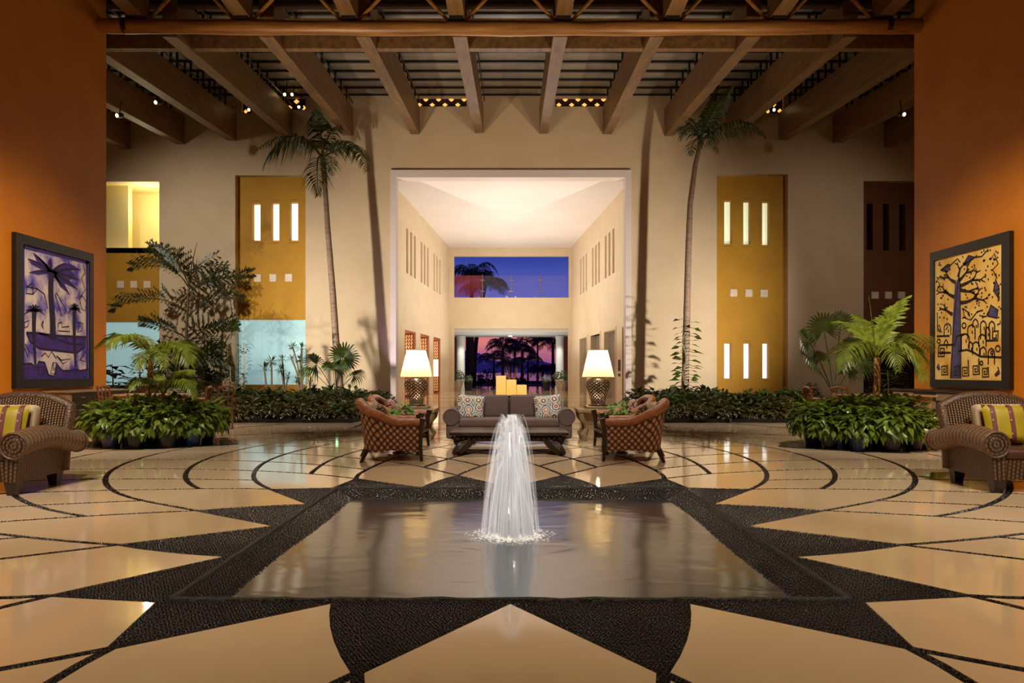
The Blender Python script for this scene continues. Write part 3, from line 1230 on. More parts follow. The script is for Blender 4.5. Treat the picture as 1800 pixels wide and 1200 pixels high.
for nx in nodes:
    a = lp(nx, 34)
    q = MB()
    q.box((a.x - 0.18, 4.0, a.z + 0.0), (a.x + 0.18, YL + 0.1, a.z + 0.5))
    q.build('forward_rafter', M_beam, ceiling)
# wide timber behind the truss
q = MB()
q.box((-19, 17.0, 10.0), (19, 17.25, 10.8))
q.build('header_timber', M_dark, ceiling)

# small spotlights clipped to the beams
M_can = mat('black_lamp_can', lin(20, 18, 17), 0.4)
M_lens = mat('glowing_lens', lin(255, 220, 170), 0.3, emit=lin(255, 214, 150), es=9)
spots_ = [(273, 180, 23, 'in shadow over the far left bay'), (205, 203, 22, 'lowest at the far left edge of the roof'),
          (437, 193, 27.4, 'at the beam end left of the left tall palm'), (513, 166, 26.5, 'upper of the pair above the left tall palm'),
          (525, 188, 27.0, 'lower of the pair above the left tall palm'), (1361, 193, 27.4, 'at the beam end right of the right tall palm'),
          (1590, 201, 22, 'at the far right edge of the roof'), (500, 166, 26, 'dim, left beside the pair over the left tall palm')]
for (x, y, Y, d) in spots_:
    c = P(x, y, Y)
    t = thing('spotlight', 'tiny glowing roof spotlight ' + d, 'light', tuple(c), 'roof spotlights')
    q = MB()
    dr = Vector((-0.35 if x < 897 else 0.35, -0.8, -0.3)).normalized()
    q.tube([c - dr * 0.02, c - dr * 0.2], 0.075, 12)
    q.build('lamp_can', M_can, t)
    q = MB()
    q.tube([c, c - dr * 0.015], 0.055, 12)
    q.build('lens', M_lens, t)
    q = MB()
    q.tube([c - dr * 0.1, c - dr * 0.1 + Vector((0, 0.1, 0.5))], 0.015, 6)
    q.build('bracket', M_can, t)
# ------------------------------------------------------------------ fountain pool
ZW = -0.07
fo = thing('fountain_pool', 'square sunken pool edged in black pebbles with a single jet in the middle', 'fountain', (C0.x, C0.y, 0))
q = MB()
A_, B_ = 1.80, 1.57
sgn = [(-1, -1), (1, -1), (1, 1), (-1, 1)]
q.add([(C0.x + A_ * a, C0.y + A_ * b, -0.010) for a, b in sgn] + [(C0.x + B_ * a, C0.y + B_ * b, ZW - 0.012) for a, b in sgn] +
      [(C0.x + (B_ - .08) * a, C0.y + (B_ - .08) * b, -0.5) for a, b in sgn],
      [(i, (i + 1) % 4, 4 + (i + 1) % 4, 4 + i) for i in range(4)] + [(4 + i, 4 + (i + 1) % 4, 8 + (i + 1) % 4, 8 + i) for i in range(4)] + [(8, 9, 10, 11)])
q.build('basin', M_grout, fo)
# pebbles of the sloping border
bp = []
p = pebble_points(-1.80, 1.80, -1.80, 1.80, 0.0205)
mx_ = np.maximum(np.abs(p[:, 0]), np.abs(p[:, 1]))
p = p[(mx_ > B_ - 0.02) & (mx_ < A_ - 0.01)]
mx_ = np.maximum(np.abs(p[:, 0]), np.abs(p[:, 1]))
dz = -0.0105 + (A_ - mx_) / (A_ - B_) * (ZW - 0.0 + 0.0)
pp = np.stack([p[:, 0] + C0.x, p[:, 1] + C0.y, dz], 1) - np.array([C0.x, C0.y, 0])
rd = np.tile(np.array([[0.0122, 0.0088, 0.012]]), (len(pp), 1)) * rng.uniform(0.8, 1.15, (len(pp), 1))
o = bpy.data.objects.new('border_pebbles', pebble_mesh(pp, rd, rng.uniform(0, PI, len(pp))))
o.data.materials.append(mat('wet_pebble', lin(24, 21, 20), 0.12, lin(44, 33, 20), (3, 3, 3), 3, contrast=(0.5, 0.8)))
COL.objects.link(o)
o.parent = fo
o['kind'] = 'stuff'
M_rimk = mat('black_stone_edge', lin(18, 16, 16), 0.5, lin(34, 30, 28), (30, 30, 30), 3, 0.8, (60, 60, 60))
for i in range(4):
    a, b = sgn[i], sgn[(i + 1) % 4]
    q = MB()
    n = 40
    q.tube([(C0.x + A_ * (a[0] + (b[0] - a[0]) * t / n), C0.y + A_ * (a[1] + (b[1] - a[1]) * t / n), -0.008 + 0.002 * math.sin(t * 2.1)) for t in range(n + 1)],
           [0.019 + 0.003 * math.sin(t * 1.3) for t in range(n + 1)], 8)
    q.build('pool_rim', M_rimk, fo, True)
    q = MB()
    q.tube([(C0.x + A_ * a[0], C0.y + A_ * a[1], -0.004), (C0.x + B_ * a[0], C0.y + B_ * a[1], ZW)], 0.014, 6)
    q.build('mitre_row', M_rimk, fo, True)
m, n, b = new_mat('grey_rippled_water')
b.inputs['Base Color'].default_value = lin(54, 58, 64)
b.inputs['Roughness'].default_value = 0.13
b.inputs['IOR'].default_value = 2.3
t_ = n.nodes.new('ShaderNodeTexCoord')
mp_ = n.nodes.new('ShaderNodeMapping')
mp_.inputs['Scale'].default_value = (1.6, 2.6, 1)
mp_.inputs['Rotation'].default_value = (0, 0, 0.5)
nz_ = n.nodes.new('ShaderNodeTexNoise')
nz_.inputs['Scale'].default_value = 1.2
nz_.inputs['Detail'].default_value = 1.5
nz_.inputs['Distortion'].default_value = 1.0
bu_ = n.nodes.new('ShaderNodeBump')
bu_.inputs['Strength'].default_value = 0.13
bu_.inputs['Distance'].default_value = 0.03
n.links.new(t_.outputs['Object'], mp_.inputs[0])
n.links.new(mp_.outputs[0], nz_.inputs[0])
n.links.new(nz_.outputs[0], bu_.inputs['Height'])
n.links.new(bu_.outputs[0], b.inputs['Normal'])
M_water = m
q = MB()
hw = 1.60
q.grid(lambda u, v: (C0.x + (2 * u - 1) * hw, C0.y + (2 * v - 1) * hw, ZW + 0.004 * math.sin(9 * u + 3 * v) * math.sin(7 * v)), 40, 40)
q.build('water_surface', M_water, fo, 'all')
q = MB()
q.lathe([(0.02, -0.45), (0.02, -0.1), (0.027, -0.1), (0.027, 0.05), (0.022, 0.05)], 16, (C0.x, C0.y, 0))
q.build('nozzle', mat('dark_nozzle_steel', lin(66, 66, 72), 0.35, metal=0.7), fo, True)


def spray_mat(name, fac, col=(0.95, 0.95, 0.97, 1)):
    m, n, b = new_mat(name)
    tr = n.nodes.new('ShaderNodeBsdfTransparent')
    tl = n.nodes.new('ShaderNodeBsdfTranslucent')
    tl.inputs[0].default_value = col
    b.inputs['Base Color'].default_value = col
    b.inputs['Roughness'].default_value = 0.5
    m1, m2 = n.nodes.new('ShaderNodeMixShader'), n.nodes.new('ShaderNodeMixShader')
    m1.inputs[0].default_value = 0.5
    m2.inputs[0].default_value = fac
    n.links.new(b.outputs[0], m1.inputs[1])
    n.links.new(tl.outputs[0], m1.inputs[2])
    n.links.new(tr.outputs[0], m2.inputs[1])
    n.links.new(m1.outputs[0], m2.inputs[2])
    n.links.new(m2.outputs[0], n.nodes['Material Output'].inputs[0])
    return m


M_spray = spray_mat('water_spray', 0.065)
M_core = spray_mat('water_core', 0.75)
q = MB()
rnd = random.Random(3)
for i in range(430):
    az = rnd.uniform(0, 2 * PI)
    h = min(0.82, max(0.25, rnd.gauss(0.62, 0.15)))
    R = min(0.23, abs(rnd.gauss(0.125, 0.055)) + 0.02)
    drop = 0.12
    pts_ = []
    tmax = 0.5 + 0.5 * math.sqrt((h + drop) / h)
    for k in range(11):
        t = tmax * k / 10
        z = 0.05 + h * (1 - (2 * t - 1) ** 2)
        r = R * (t / tmax) ** 1.25
        pts_.append((C0.x + r * math.cos(az) + rnd.gauss(0, .003), C0.y + r * math.sin(az) + rnd.gauss(0, .003), max(z, ZW)))
    w = rnd.uniform(0.006, 0.011)
    q.tube(pts_, [0.006 + (w - 0.006) * min(1, k / 4) for k in range(11)], 4, False)
q.build('water_spray', M_spray, fo, 'all')
q = MB()
for i in range(40):
    az, rr = rnd.uniform(0, 2 * PI), abs(rnd.gauss(0, 0.011))
    zt_ = rnd.uniform(0.45, 0.74)
    q.tube([(C0.x + rr * math.cos(az) * (1 + 2.2 * k / 5), C0.y + rr * math.sin(az) * (1 + 2.2 * k / 5), 0.045 + zt_ * k / 5) for k in range(6)],
           [0.008, 0.010, 0.011, 0.011, 0.009, 0.004], 5)
q.build('water_core', M_core, fo, 'all')
# churned foam round the nozzle
q = MB()
for i in range(2600):
    az, rr = rnd.uniform(0, 2 * PI), abs(rnd.gauss(0, 0.16))
    if rr > 0.36:
        continue
    q.lathe([(0.009, 0), (0.006, 0.003), (0.001, 0.004)], 6, (C0.x + rr * math.cos(az), C0.y + rr * math.sin(az), ZW + rnd.uniform(-.003, .004)), False)
fm = q.build('foam', spray_mat('foam', 0.3, (0.95, 0.92, 0.86, 1)), fo, 'all')
fm['kind'] = 'stuff'
spot((C0.x, C0.y, 0.055), (C0.x, C0.y, 0.75), 150, 60, 1.0, (1.0, 0.95, 0.88), 0.02)
bulb((C0.x, C0.y - 0.0, 0.16), 6, (1.0, 0.88, 0.68), 0.03)

# ------------------------------------------------------------------ furniture
M_wickd = uv_pattern('brown_diamond_wicker', 'diamond', [(0.0, lin(20, 11, 7)), (0.3, lin(60, 34, 21)), (0.62, lin(140, 90, 62)), (1.0, lin(196, 142, 106))],
                     38, 25, 0.4, 1.0)
M_rim = mat('tan_woven_rim', lin(176, 112, 66), 0.38, lin(132, 76, 42), (14, 14, 40), 3, 0.5, (60, 60, 60))
M_post = mat('dark_chair_wood', lin(52, 32, 24), 0.35, lin(36, 22, 17), (6, 6, 2), 4)
M_rib = uv_pattern('ribbed_wicker', 'rib', [(0.0, lin(20, 12, 7)), (0.35, lin(56, 38, 23)), (0.8, lin(108, 78, 50)), (1.0, lin(140, 106, 72))],
                   PI / 0.028, PI / 0.03, 0.36, 1.0)
M_arm = uv_pattern('glossy_banded_wicker', 'rib', [(0.0, lin(48, 32, 20)), (0.4, lin(98, 72, 48)), (1.0, lin(144, 112, 82))],
                   PI / 0.055, PI / 0.02, 0.28, 0.8)
M_stripe = uv_pattern('dark_striped_wicker', 'rib', [(0.0, lin(16, 10, 8)), (0.4, lin(40, 26, 18)), (1.0, lin(112, 82, 54))], PI / 0.04, PI / 0.04, 0.4, 0.8)
M_cushc = mat('cream_cushion', lin(206, 184, 152), 0.85, lin(196, 172, 140), (5, 5, 5), 4)
M_yel = mat('yellow_silk', lin(186, 166, 36), 0.42, lin(160, 138, 26), (3, 9, 3), 4, 0.3, (5, 12, 5))
M_band = uv_pattern('plum_ribbon', 'medallion', [(0.0, lin(214, 170, 130)), (0.16, lin(112, 54, 52)), (1.0, lin(92, 42, 44))], 22, 1.0, 0.6, 0)
M_leath = mat('brown_leather_seat', lin(74, 42, 26), 0.4)


def big_armchair():
    t = thing('wicker_armchair', '', 'armchair', (0, 0, 0))
    # base and side panels
    for s in (-1, 1):
        q = MB()
        q.grid(lambda u, v: (s * (0.47 + 0.03 * v), -0.40 + 0.80 * u, 0.13 + v * (0.40 - 0.03 * abs(2 * u - 1))), 12, 6, 0.80, 0.40)
        q.grid(lambda u, v: (s * (0.36 + 0.0 * v), -0.40 + 0.80 * u, 0.13 + v * 0.40), 4, 2, 0.80, 0.40)
        q.build('side_panel', M_rib, t, True)
        q = MB()
        q.grid(lambda u, v: (s * (0.36 + (0.115 + 0.03 * v) * u), -0.405, 0.13 + 0.40 * v), 4, 6, 0.12, 0.40)
        q.build('arm_front', M_stripe, t, True)
        # rolled arm
        def armp(u):
            y = -0.42 + 0.90 * u
            return Vector((s * (0.46 + 0.10 * u ** 1.5), y, 0.485 + 0.055 * math.sin(PI * min(1, u * 1.15)) - 0.10 * max(0, u - 0.6) ** 1.2))
        def armf(u, v):
            c = armp(u)
            r = 0.125 - 0.01 * u
            a = 2 * PI * v
            return (c.x + r * math.cos(a), c.y, c.z + r * math.sin(a))
        q = MB()
        q.grid(armf, 24, 20, 0.95, 0.78)
        ar = q.build('arm', M_arm, t, True)
        for (u, ys) in ((0.0, -0.012), (1.0, 0.012)):
            q = MB()
            c = armp(u)
            r = 0.125 - 0.01 * u
            q.grid(lambda uu, vv: (c.x + (r * uu) * math.cos(2 * PI * vv), c.y + ys * (1 - uu * uu), c.z + (r * uu) * math.sin(2 * PI * vv)), 4, 20, r, 0.5)
            q.build('arm_end', M_stripe, ar, True)
            q = MB()
            q.tube([(c.x + r * math.cos(2 * PI * k / 20), c.y + ys * .3, c.z + r * math.sin(2 * PI * k / 20)) for k in range(21)], 0.012, 6)
            q.build('arm_piping', M_arm_p, ar, True)
    q = MB()
    q.grid(lambda u, v: (-0.37 + 0.74 * u, -0.37 - 0.03 * v, 0.13 + 0.20 * v), 10, 3, 0.74, 0.2)
    q.build('front_apron', M_stripe, t, True)
    # arched scroll back
    def backf(off):
        def fn(u, v):
            x = -0.46 + 0.92 * u
            top = 0.93 - 0.13 * (abs(2 * u - 1) ** 2.6)
            z = 0.14 + (top - 0.14) * v
            y = 0.36 + 0.04 * v + 0.10 * max(0, v - 0.55) ** 1.5 * 2.2
            return (x * (1 + 0.04 * v), y + off, z)
        return fn
    q = MB()
    q.grid(backf(0.0), 18, 12, 0.92, 0.8)
    q.grid(backf(0.11), 18, 12, 0.92, 0.8)
    q.build('backrest', M_rib, t, True)
    q = MB()
    pts_ = [Vector(backf(0.075)(u / 24, 1.0)) for u in range(25)]
    q.tube(pts_, 0.062, 12)
    bk = q.build('back_roll', M_arm_p, t, True)
    for s in (0, 1):
        q = MB()
        q.tube([Vector(backf(0.055)(s, v / 8)) for v in range(9)], 0.058, 10)
        q.build('back_edge', M_arm_p, t, True)
    q = MB()
    q.rbox((-0.36, -0.38, 0.30), (0.36, 0.30, 0.44), 0.05, 3)
    q.build('seat_cushion', M_leath, t, True)
    for sx_ in (-1, 1):
        for sy_ in (-1, 1):
            q = MB()
            x, y = sx_ * 0.41, sy_ * 0.34 
            q.add([(x - .04, y - .04, 0), (x + .04, y - .04, 0), (x + .04, y + .04, 0), (x - .04, y + .04, 0),
                   (x - .06, y - .06, .14), (x + .06, y - .06, .14), (x + .06, y + .06, .14), (x - .06, y + .06, .14)],
                  [(3, 2, 1, 0), (4, 5, 6, 7), (0, 1, 5, 4), (1, 2, 6, 5), (2, 3, 7, 6), (3, 0, 4, 7)])
            q.build('leg', M_post, t)
    return t


M_arm_p = mat('brown_wicker_binding', lin(104, 76, 52), 0.32, lin(74, 52, 34), (40, 40, 40), 2, 0.4, (70, 70, 70))
a1 = big_armchair()
a1['label'] = 'large ribbed wicker armchair with rolled arms, cropped by the left edge of the photo'
a1['group'] = 'large rolled wicker armchairs'
a2 = dup(a1, (5.28, 7.42, 0), -0.05, 'large ribbed wicker armchair with rolled arms, cropped by the right edge of the photo', 'large rolled wicker armchairs')
a1.location, a1.rotation_euler = (-5.28, 7.27, 0), (0, 0, 0.05)


def big_pillows(cx_, cy_, s):
    side_ = 'left' if s < 0 else 'right'
    M = Matrix.Rotation(-s * 0.15, 4, 'Z') @ Matrix.Rotation(-0.28, 4, 'X')
    q = MB()
    q.rbox((-0.27, -0.075, -0.22), (0.27, 0.075, 0.22), 0.05, 3, Matrix.Translation((cx_ - s * 0.02, cy_ + 0.235, 0.635)) @ Matrix.Rotation(-0.12, 4, 'X'))
    tag(q.build('back_cushion', M_cushc, None, True, (cx_, cy_ + .2, .6)),
        'cream box cushion leaning in the large wicker armchair at the %s edge' % side_, 'cushion', 'cream box cushions')
    q = MB()
    c = (cx_ - s * 0.06, cy_ + 0.05, 0.655)
    cushion(q, c, (0.46, 0.14, 0.42), M)
    pl = q.build('throw_pillow', M_yel, None, True, c)
    tag(pl, 'yellow silk pillow with plum ribbon stripes in the armchair at the %s edge' % side_, 'pillow', 'yellow silk pillows')
    for xx in (-0.15, 0.02, 0.17):
        q = MB()
        def fn(u, v):
            a, b2 = (2 * (xx - 0.022 + 0.044 * u) / 0.46), 2 * v - 1
            k = max(0, (1 - a ** 4) * (1 - b2 ** 4)) ** 0.5
            return M @ Vector((a * 0.23, -0.07 * k - 0.004, b2 * 0.208)) + Vector(c)
        q.grid(fn, 2, 12, 0.044, 0.42)
        q.build('ribbon', M_band, pl, True)


big_pillows(-5.28, 7.27, -1)
big_pillows(5.28, 7.42, 1)


def lounge_chair():
    t = thing('rattan_chair', '', 'armchair', (0, 0, 0))

    def plan(u, k=1.0):
        """U-shaped outline, u in 0..1 from front left round the back to front right"""
        w, d, r = 0.39, 0.39, 0.22
        segs = [(0.61 - 0.0), r * PI / 2, 2 * (w - r), r * PI / 2, 0.61]
        segs[0] = segs[4] = 2 * d - r
        L = sum(segs)
        s = u * L
        if s < segs[0]:
            p = (-w, -d + s)
        elif s < segs[0] + segs[1]:
            a = (s - segs[0]) / r
            p = (-w + r - r * math.cos(a), d - r + r * math.sin(a))
        elif s < sum(segs[:3]):
            p = (-w + r + (s - segs[0] - segs[1]), d)
        elif s < sum(segs[:4]):
            a = (s - sum(segs[:3])) / r
            p = (w - r + r * math.sin(a), d - r + r * math.cos(a))
        else:
            p = (w, d - r - (s - sum(segs[:4])))
        return p

    def ztop(u):
        a = abs(2 * u - 1)
        f = 1 - min(1, max(0, (a - 0.12) / 0.62))
        f = f * f * (3 - 2 * f)
        return 0.53 + 0.25 * f

    def shell(off):
        def fn(u, v):
            x, y = plan(u)
            k = 0.90 + 0.10 * v + 0.03 * v * v * (1 - abs(2 * u - 1))
            z = 0.13 + 0.02 * math.sin(PI * u * 3) ** 2 * (1 - v) + (ztop(u) - 0.13) * v
            return (x * k * (1 - off), y * (k if y > 0 else 1) * (1 - off) + (0.03 * v if y > 0.2 else 0), z)
        return fn
    q = MB()
    q.grid(shell(0), 60, 14, 2.0, 0.55)
    q.build('woven_shell', M_wickd, t, True)
    q = MB()
    q.grid(shell(0.09), 60, 10, 2.0, 0.55)
    q.build('woven_lining', M_wickd, t, True)
    q = MB()
    pts_ = [Vector(shell(0.045)(u / 48, 1.0)) for u in range(49)]
    q.tube(pts_, [0.046 + 0.022 * (1 - abs(2 * k / 48 - 1)) for k in range(49)], 12)
    q.build('rolled_rim', M_rim, t, True)
    for s in (-1, 1):
        q = MB()
        q.tube([(s * 0.375, -0.40, 0.0), (s * 0.37, -0.385, 0.2), (s * 0.375, -0.39, 0.46), (s * 0.385, -0.42, 0.58)], [0.022, 0.026, 0.03, 0.042], 8)
        q.build('front_post', M_post, t, True)
        q = MB()
        q.tube([(s * 0.36, 0.40, 0.0), (s * 0.31, 0.32, 0.16)], [0.022, 0.03], 8)
        q.build('leg', M_post, t, True)
    q = MB()
    q.tube([(-0.37, -0.39, 0.27), (0.37, -0.39, 0.27)], 0.025, 8)
    q.build('front_rail', M_post, t, True)
    q = MB()
    q.rbox((-0.33, -0.38, 0.28), (0.33, 0.31, 0.41), 0.045, 3)
    q.build('seat_cushion', mat('tan_seat_cushion', lin(150, 112, 78), 0.8), t, True)
    return t


ch = lounge_chair()
places = [(1.72, 9.86, PI / 2 * -1 - 0.20 + 0.0, 'brown woven rattan armchair with its back to the pool, right of the coffee table'),
          (1.80, 11.30, -PI / 2 + 0.05, 'rattan armchair half hidden behind the woven chair right of the coffee table'),
          (-1.66, 9.86, PI / 2 + 0.20, 'brown woven rattan armchair with its back to the pool, left of the coffee table'),
          (-1.76, 11.30, PI / 2 - 0.05, 'rattan armchair half hidden behind the woven chair left of the coffee table')]
for i, (x, y, rz, lb) in enumerate(places):
    if i:
        dup(ch, (x, y, 0), rz, lb, 'rattan armchairs round the coffee table')
ch.location, ch.rotation_euler = places[0][:2] + (0,), (0, 0, places[0][2])
ch['label'], ch['group'] = places[0][3], 'rattan armchairs round the coffee table'

M_med = uv_pattern('blue_medallion_print', 'medallion', [(0.0, lin(24, 26, 34)), (0.14, lin(226, 214, 190)), (0.24, lin(26, 40, 56)), (0.36, lin(214, 202, 176)),
                                                         (0.46, lin(172, 92, 60)), (0.52, lin(216, 206, 184)), (0.64, lin(36, 88, 108)), (0.74, lin(214, 206, 188)),
                                                         (0.86, lin(44, 96, 116)), (0.95, lin(222, 214, 196))], 6.2, 1.3, 0.8, 0)
M_red = uv_pattern('red_medallion_print', 'medallion', [(0.0, lin(120, 30, 36)), (0.18, lin(222, 190, 176)), (0.3, lin(150, 50, 54)), (0.44, lin(214, 176, 160)),
                                                        (0.6, lin(96, 60, 56)), (0.72, lin(210, 172, 160)), (0.88, lin(168, 92, 86))], 7, 1.25, 0.8, 0)
M_drk = uv_pattern('brown_floral_print', 'medallion', [(0.0, lin(36, 22, 16)), (0.25, lin(170, 140, 92)), (0.36, lin(52, 34, 22)), (0.6, lin(132, 106, 66)),
                                                       (0.75, lin(44, 30, 20))], 9, 1.25, 0.8, 0)


def pillow(c, size, rz, tilt, m, label, group=None, roll=0.0):
    M = Matrix.Rotation(rz, 4, 'Z') @ Matrix.Rotation(tilt, 4, 'X') @ Matrix.Rotation(roll, 4, 'Y')
    q = MB()
    cushion(q, c, size, M)
    return tag(q.build('throw_pillow', m, None, True, c), label, 'pillow', group)


for s, nm in ((1, 'right'), (-1, 'left')):
    x0 = 0.0 if s > 0 else 0.05
    pillow((s * 1.93 + x0, 11.36, 0.585), (0.42, 0.15, 0.40), -s * PI / 2, -0.35, M_red,
           'red and pink medallion pillow in the farther rattan chair on the %s' % nm, 'red medallion pillows')
    pillow((s * 1.82 + x0, 9.98, 0.58), (0.40, 0.14, 0.38), -s * (PI / 2 + .2), -0.45, M_drk,
           'brown floral pillow in the nearer rattan chair on the %s' % nm, 'brown floral pillows')
    pillow((s * 1.98 + x0, 10.10, 0.62), (0.36, 0.12, 0.34), -s * (PI / 2 + .5), -0.3, M_cushc,
           'pale pillow behind the brown floral one in the rattan chair on the %s' % nm, 'pale pillows')

# sofa
M_sofa = mat('taupe_sofa_cloth', lin(98, 78, 72), 0.8, lin(88, 69, 64), (40, 40, 40), 3, 0.12, (200, 200, 200))
SX, SY = -0.02, 12.15
so = thing('sofa', 'taupe two-seat sofa with rolled arms behind the low carved table', 'sofa', (SX, SY, 0))
q = MB()
q.rbox((SX - 0.92, SY - 0.42, 0.10), (SX + 0.92, SY + 0.42, 0.30), 0.03, 2)
q.build('base', M_sofa, so, True)
for s in (-1, 1):
    q = MB()
    q.rbox((SX + s * 0.93 - 0.11, SY - 0.44, 0.10), (SX + s * 0.93 + 0.11, SY + 0.40, 0.48), 0.04, 3)
    q.tube([(SX + s * 0.955, SY - 0.45, 0.46), (SX + s * 0.955, SY + 0.40, 0.46)], 0.135, 20)
    ar = q.build('arm', M_sofa, so, True)
    q = MB()
    q.tube([(SX + s * 0.955 + 0.13 * math.cos(a * PI / 12), SY - 0.45, 0.46 + 0.13 * math.sin(a * PI / 12)) for a in range(25)], 0.008, 5)
    q.build('piping', M_sofa, ar, True)
    q = MB()
    q.rbox((SX + (0.005 if s > 0 else -0.835), SY - 0.44, 0.29), (SX + (0.835 if s > 0 else -0.005), SY + 0.22, 0.435), 0.045, 3)
    q.build('seat_cushion', M_sofa, so, True)
    q = MB()
    q.rbox((-0.415, -0.09, -0.19), (0.415, 0.09, 0.21), 0.055, 3, Matrix.Translation((SX + s * 0.42, SY + 0.24, 0.595)) @ Matrix.Rotation(-0.16, 4, 'X'))
    q.build('back_cushion', M_sofa, so, True)
    for y in (-0.36, 0.36):
        q = MB()
        q.lathe([(0.025, 0), (0.035, 0.11)], 10, (SX + s * 0.85, SY + y, 0))
        q.build('leg', M_post, so, True)
q = MB()
q.rbox((SX - 0.88, SY + 0.30, 0.12), (SX + 0.88, SY + 0.46, 0.74), 0.05, 3)
q.build('back_frame', M_sofa, so, True)
pillow((SX - 0.66, SY - 0.02, 0.60), (0.46, 0.15, 0.44), 0.12, -0.30, M_med, 'cream pillow with teal and navy medallions at the left end of the sofa', 'medallion sofa pillows', 0.10)
pillow((SX + 0.66, SY - 0.02, 0.60), (0.46, 0.15, 0.44), -0.12, -0.30, M_med, 'cream pillow with teal and navy medallions at the right end of the sofa', 'medallion sofa pillows', -0.10)

# low carved table
M_tab = mat('dark_carved_wood', lin(56, 36, 24), 0.3, lin(32, 20, 13), (5, 12, 5), 5, 0.35, (30, 30, 30))
ct = thing('coffee_table', 'low dark carved wooden table with splayed legs in front of the sofa', 'table', (-0.02, 10.72, 0))
q = MB()
q.rbox((-0.88, 10.22, 0.285), (0.84, 11.22, 0.335), 0.012, 2)
q.build('tabletop', M_tab, ct, True)
q = MB()
q.rbox((-0.80, 10.30, 0.20), (0.76, 11.14, 0.287), 0.01, 1)
ap = q.build('apron', M_tab, ct)
for i in range(22):
    x = -0.83 + 1.62 * i / 21
    q = MB()
    q.lathe([(0.001, -0.03), (0.028, -0.015), (0.034, 0.0), (0.028, 0.015), (0.001, 0.03)], 6, (x, 10.275, 0.25), False)
    q.build('carved_boss', M_tab, ap, True)
for sx_ in (-1, 1):
    for yy in (10.36, 11.08):
        sy_ = -1 if yy < 10.7 else 1
        q = MB()
        x0 = -0.02 + sx_ * 0.58
        pts_ = bez([(x0, yy, 0.24), (x0 + sx_ * 0.06, yy, 0.14), (x0 + sx_ * 0.14, yy + sy_ * .05, 0.10), (x0 + sx_ * 0.21, yy + sy_ * .08, 0.0)], 8)
        q.tube(pts_, [0.10, 0.105, 0.105, 0.10, 0.095, 0.09, 0.08, 0.07, 0.055], 6)
        lg_ = q.build('leg', M_tab, ct, True)
        q = MB()
        q.tube([(x0 + sx_ * 0.17, yy - 0.04, 0.20), (x0 + sx_ * 0.17, yy + 0.04, 0.20)], 0.055, 12)
        q.build('scroll', M_tab, lg_, True)

# stone side tables with lattice lamps
M_stone = mat('carved_limestone', lin(168, 144, 104), 0.65, lin(140, 116, 80), (6, 6, 6), 5, 0.5, (25, 25, 25))
M_latt = mat('bronze_lattice', lin(74, 58, 42), 0.3, lin(54, 41, 29), (12, 12, 12), 3, metal=0.3)
m, n, b = new_mat('parchment_shade')
tl = n.nodes.new('ShaderNodeBsdfTranslucent')
tl.inputs[0].default_value = lin(250, 226, 170)
em = n.nodes.new('ShaderNodeEmission')
em.inputs[0].default_value = lin(255, 216, 146)
em.inputs[1].default_value = 0.22
ad = n.nodes.new('ShaderNodeAddShader')
nz_ = n.nodes.new('ShaderNodeTexNoise')
nz_.inputs['Scale'].default_value = 14
nz_.inputs['Detail'].default_value = 5
rp = n.nodes.new('ShaderNodeValToRGB')
rp.color_ramp.elements[0].color, rp.color_ramp.elements[1].color = lin(210, 184, 140), lin(228, 204, 160)
n.links.new(nz_.outputs[0], rp.inputs[0])
n.links.new(rp.outputs[0], tl.inputs[0])
n.links.new(tl.outputs[0], ad.inputs[0])
n.links.new(em.outputs[0], ad.inputs[1])
n.links.new(ad.outputs[0], n.nodes['Material Output'].inputs[0])
M_shade = m


def side_table(x, y, nm):
    t = thing('side_table', 'carved stone pedestal table under the lamp %s of the sofa' % nm, 'table', (x, y, 0), 'stone pedestal tables')
    q = MB()
    q.lathe([(0.36, 0), (0.36, 0.05), (0.30, 0.08), (0.26, 0.16), (0.27, 0.26), (0.34, 0.38), (0.42, 0.46), (0.45, 0.49)], 4, (0, 0, 0))
    q.xf(Matrix.Translation((x, y, 0)) @ Matrix.Rotation(PI / 4, 4, 'Z'))
    q.build('pedestal', M_stone, t)
    for k in range(4):
        a = PI / 2 * k + PI / 4 
        d = Vector((math.cos(a), math.sin(a), 0))
        q = MB()
        q.tube([Vector((x, y, 0)) + d * r_ + Vector((0, 0, z_)) for r_, z_ in ((0.34, 0.02), (0.38, 0.1), (0.30, 0.2), (0.32, 0.3), (0.42, 0.4), (0.44, 0.49))],
               [0.05, 0.06, 0.04, 0.04, 0.05, 0.05], 8)
        q.build('corner_scroll', M_stone, t, True)
    q = MB()
    q.rbox((x - 0.37, y - 0.37, 0.49), (x + 0.37, y + 0.37, 0.555), 0.015, 2)
    q.build('tabletop', M_stone, t, True)
    return t


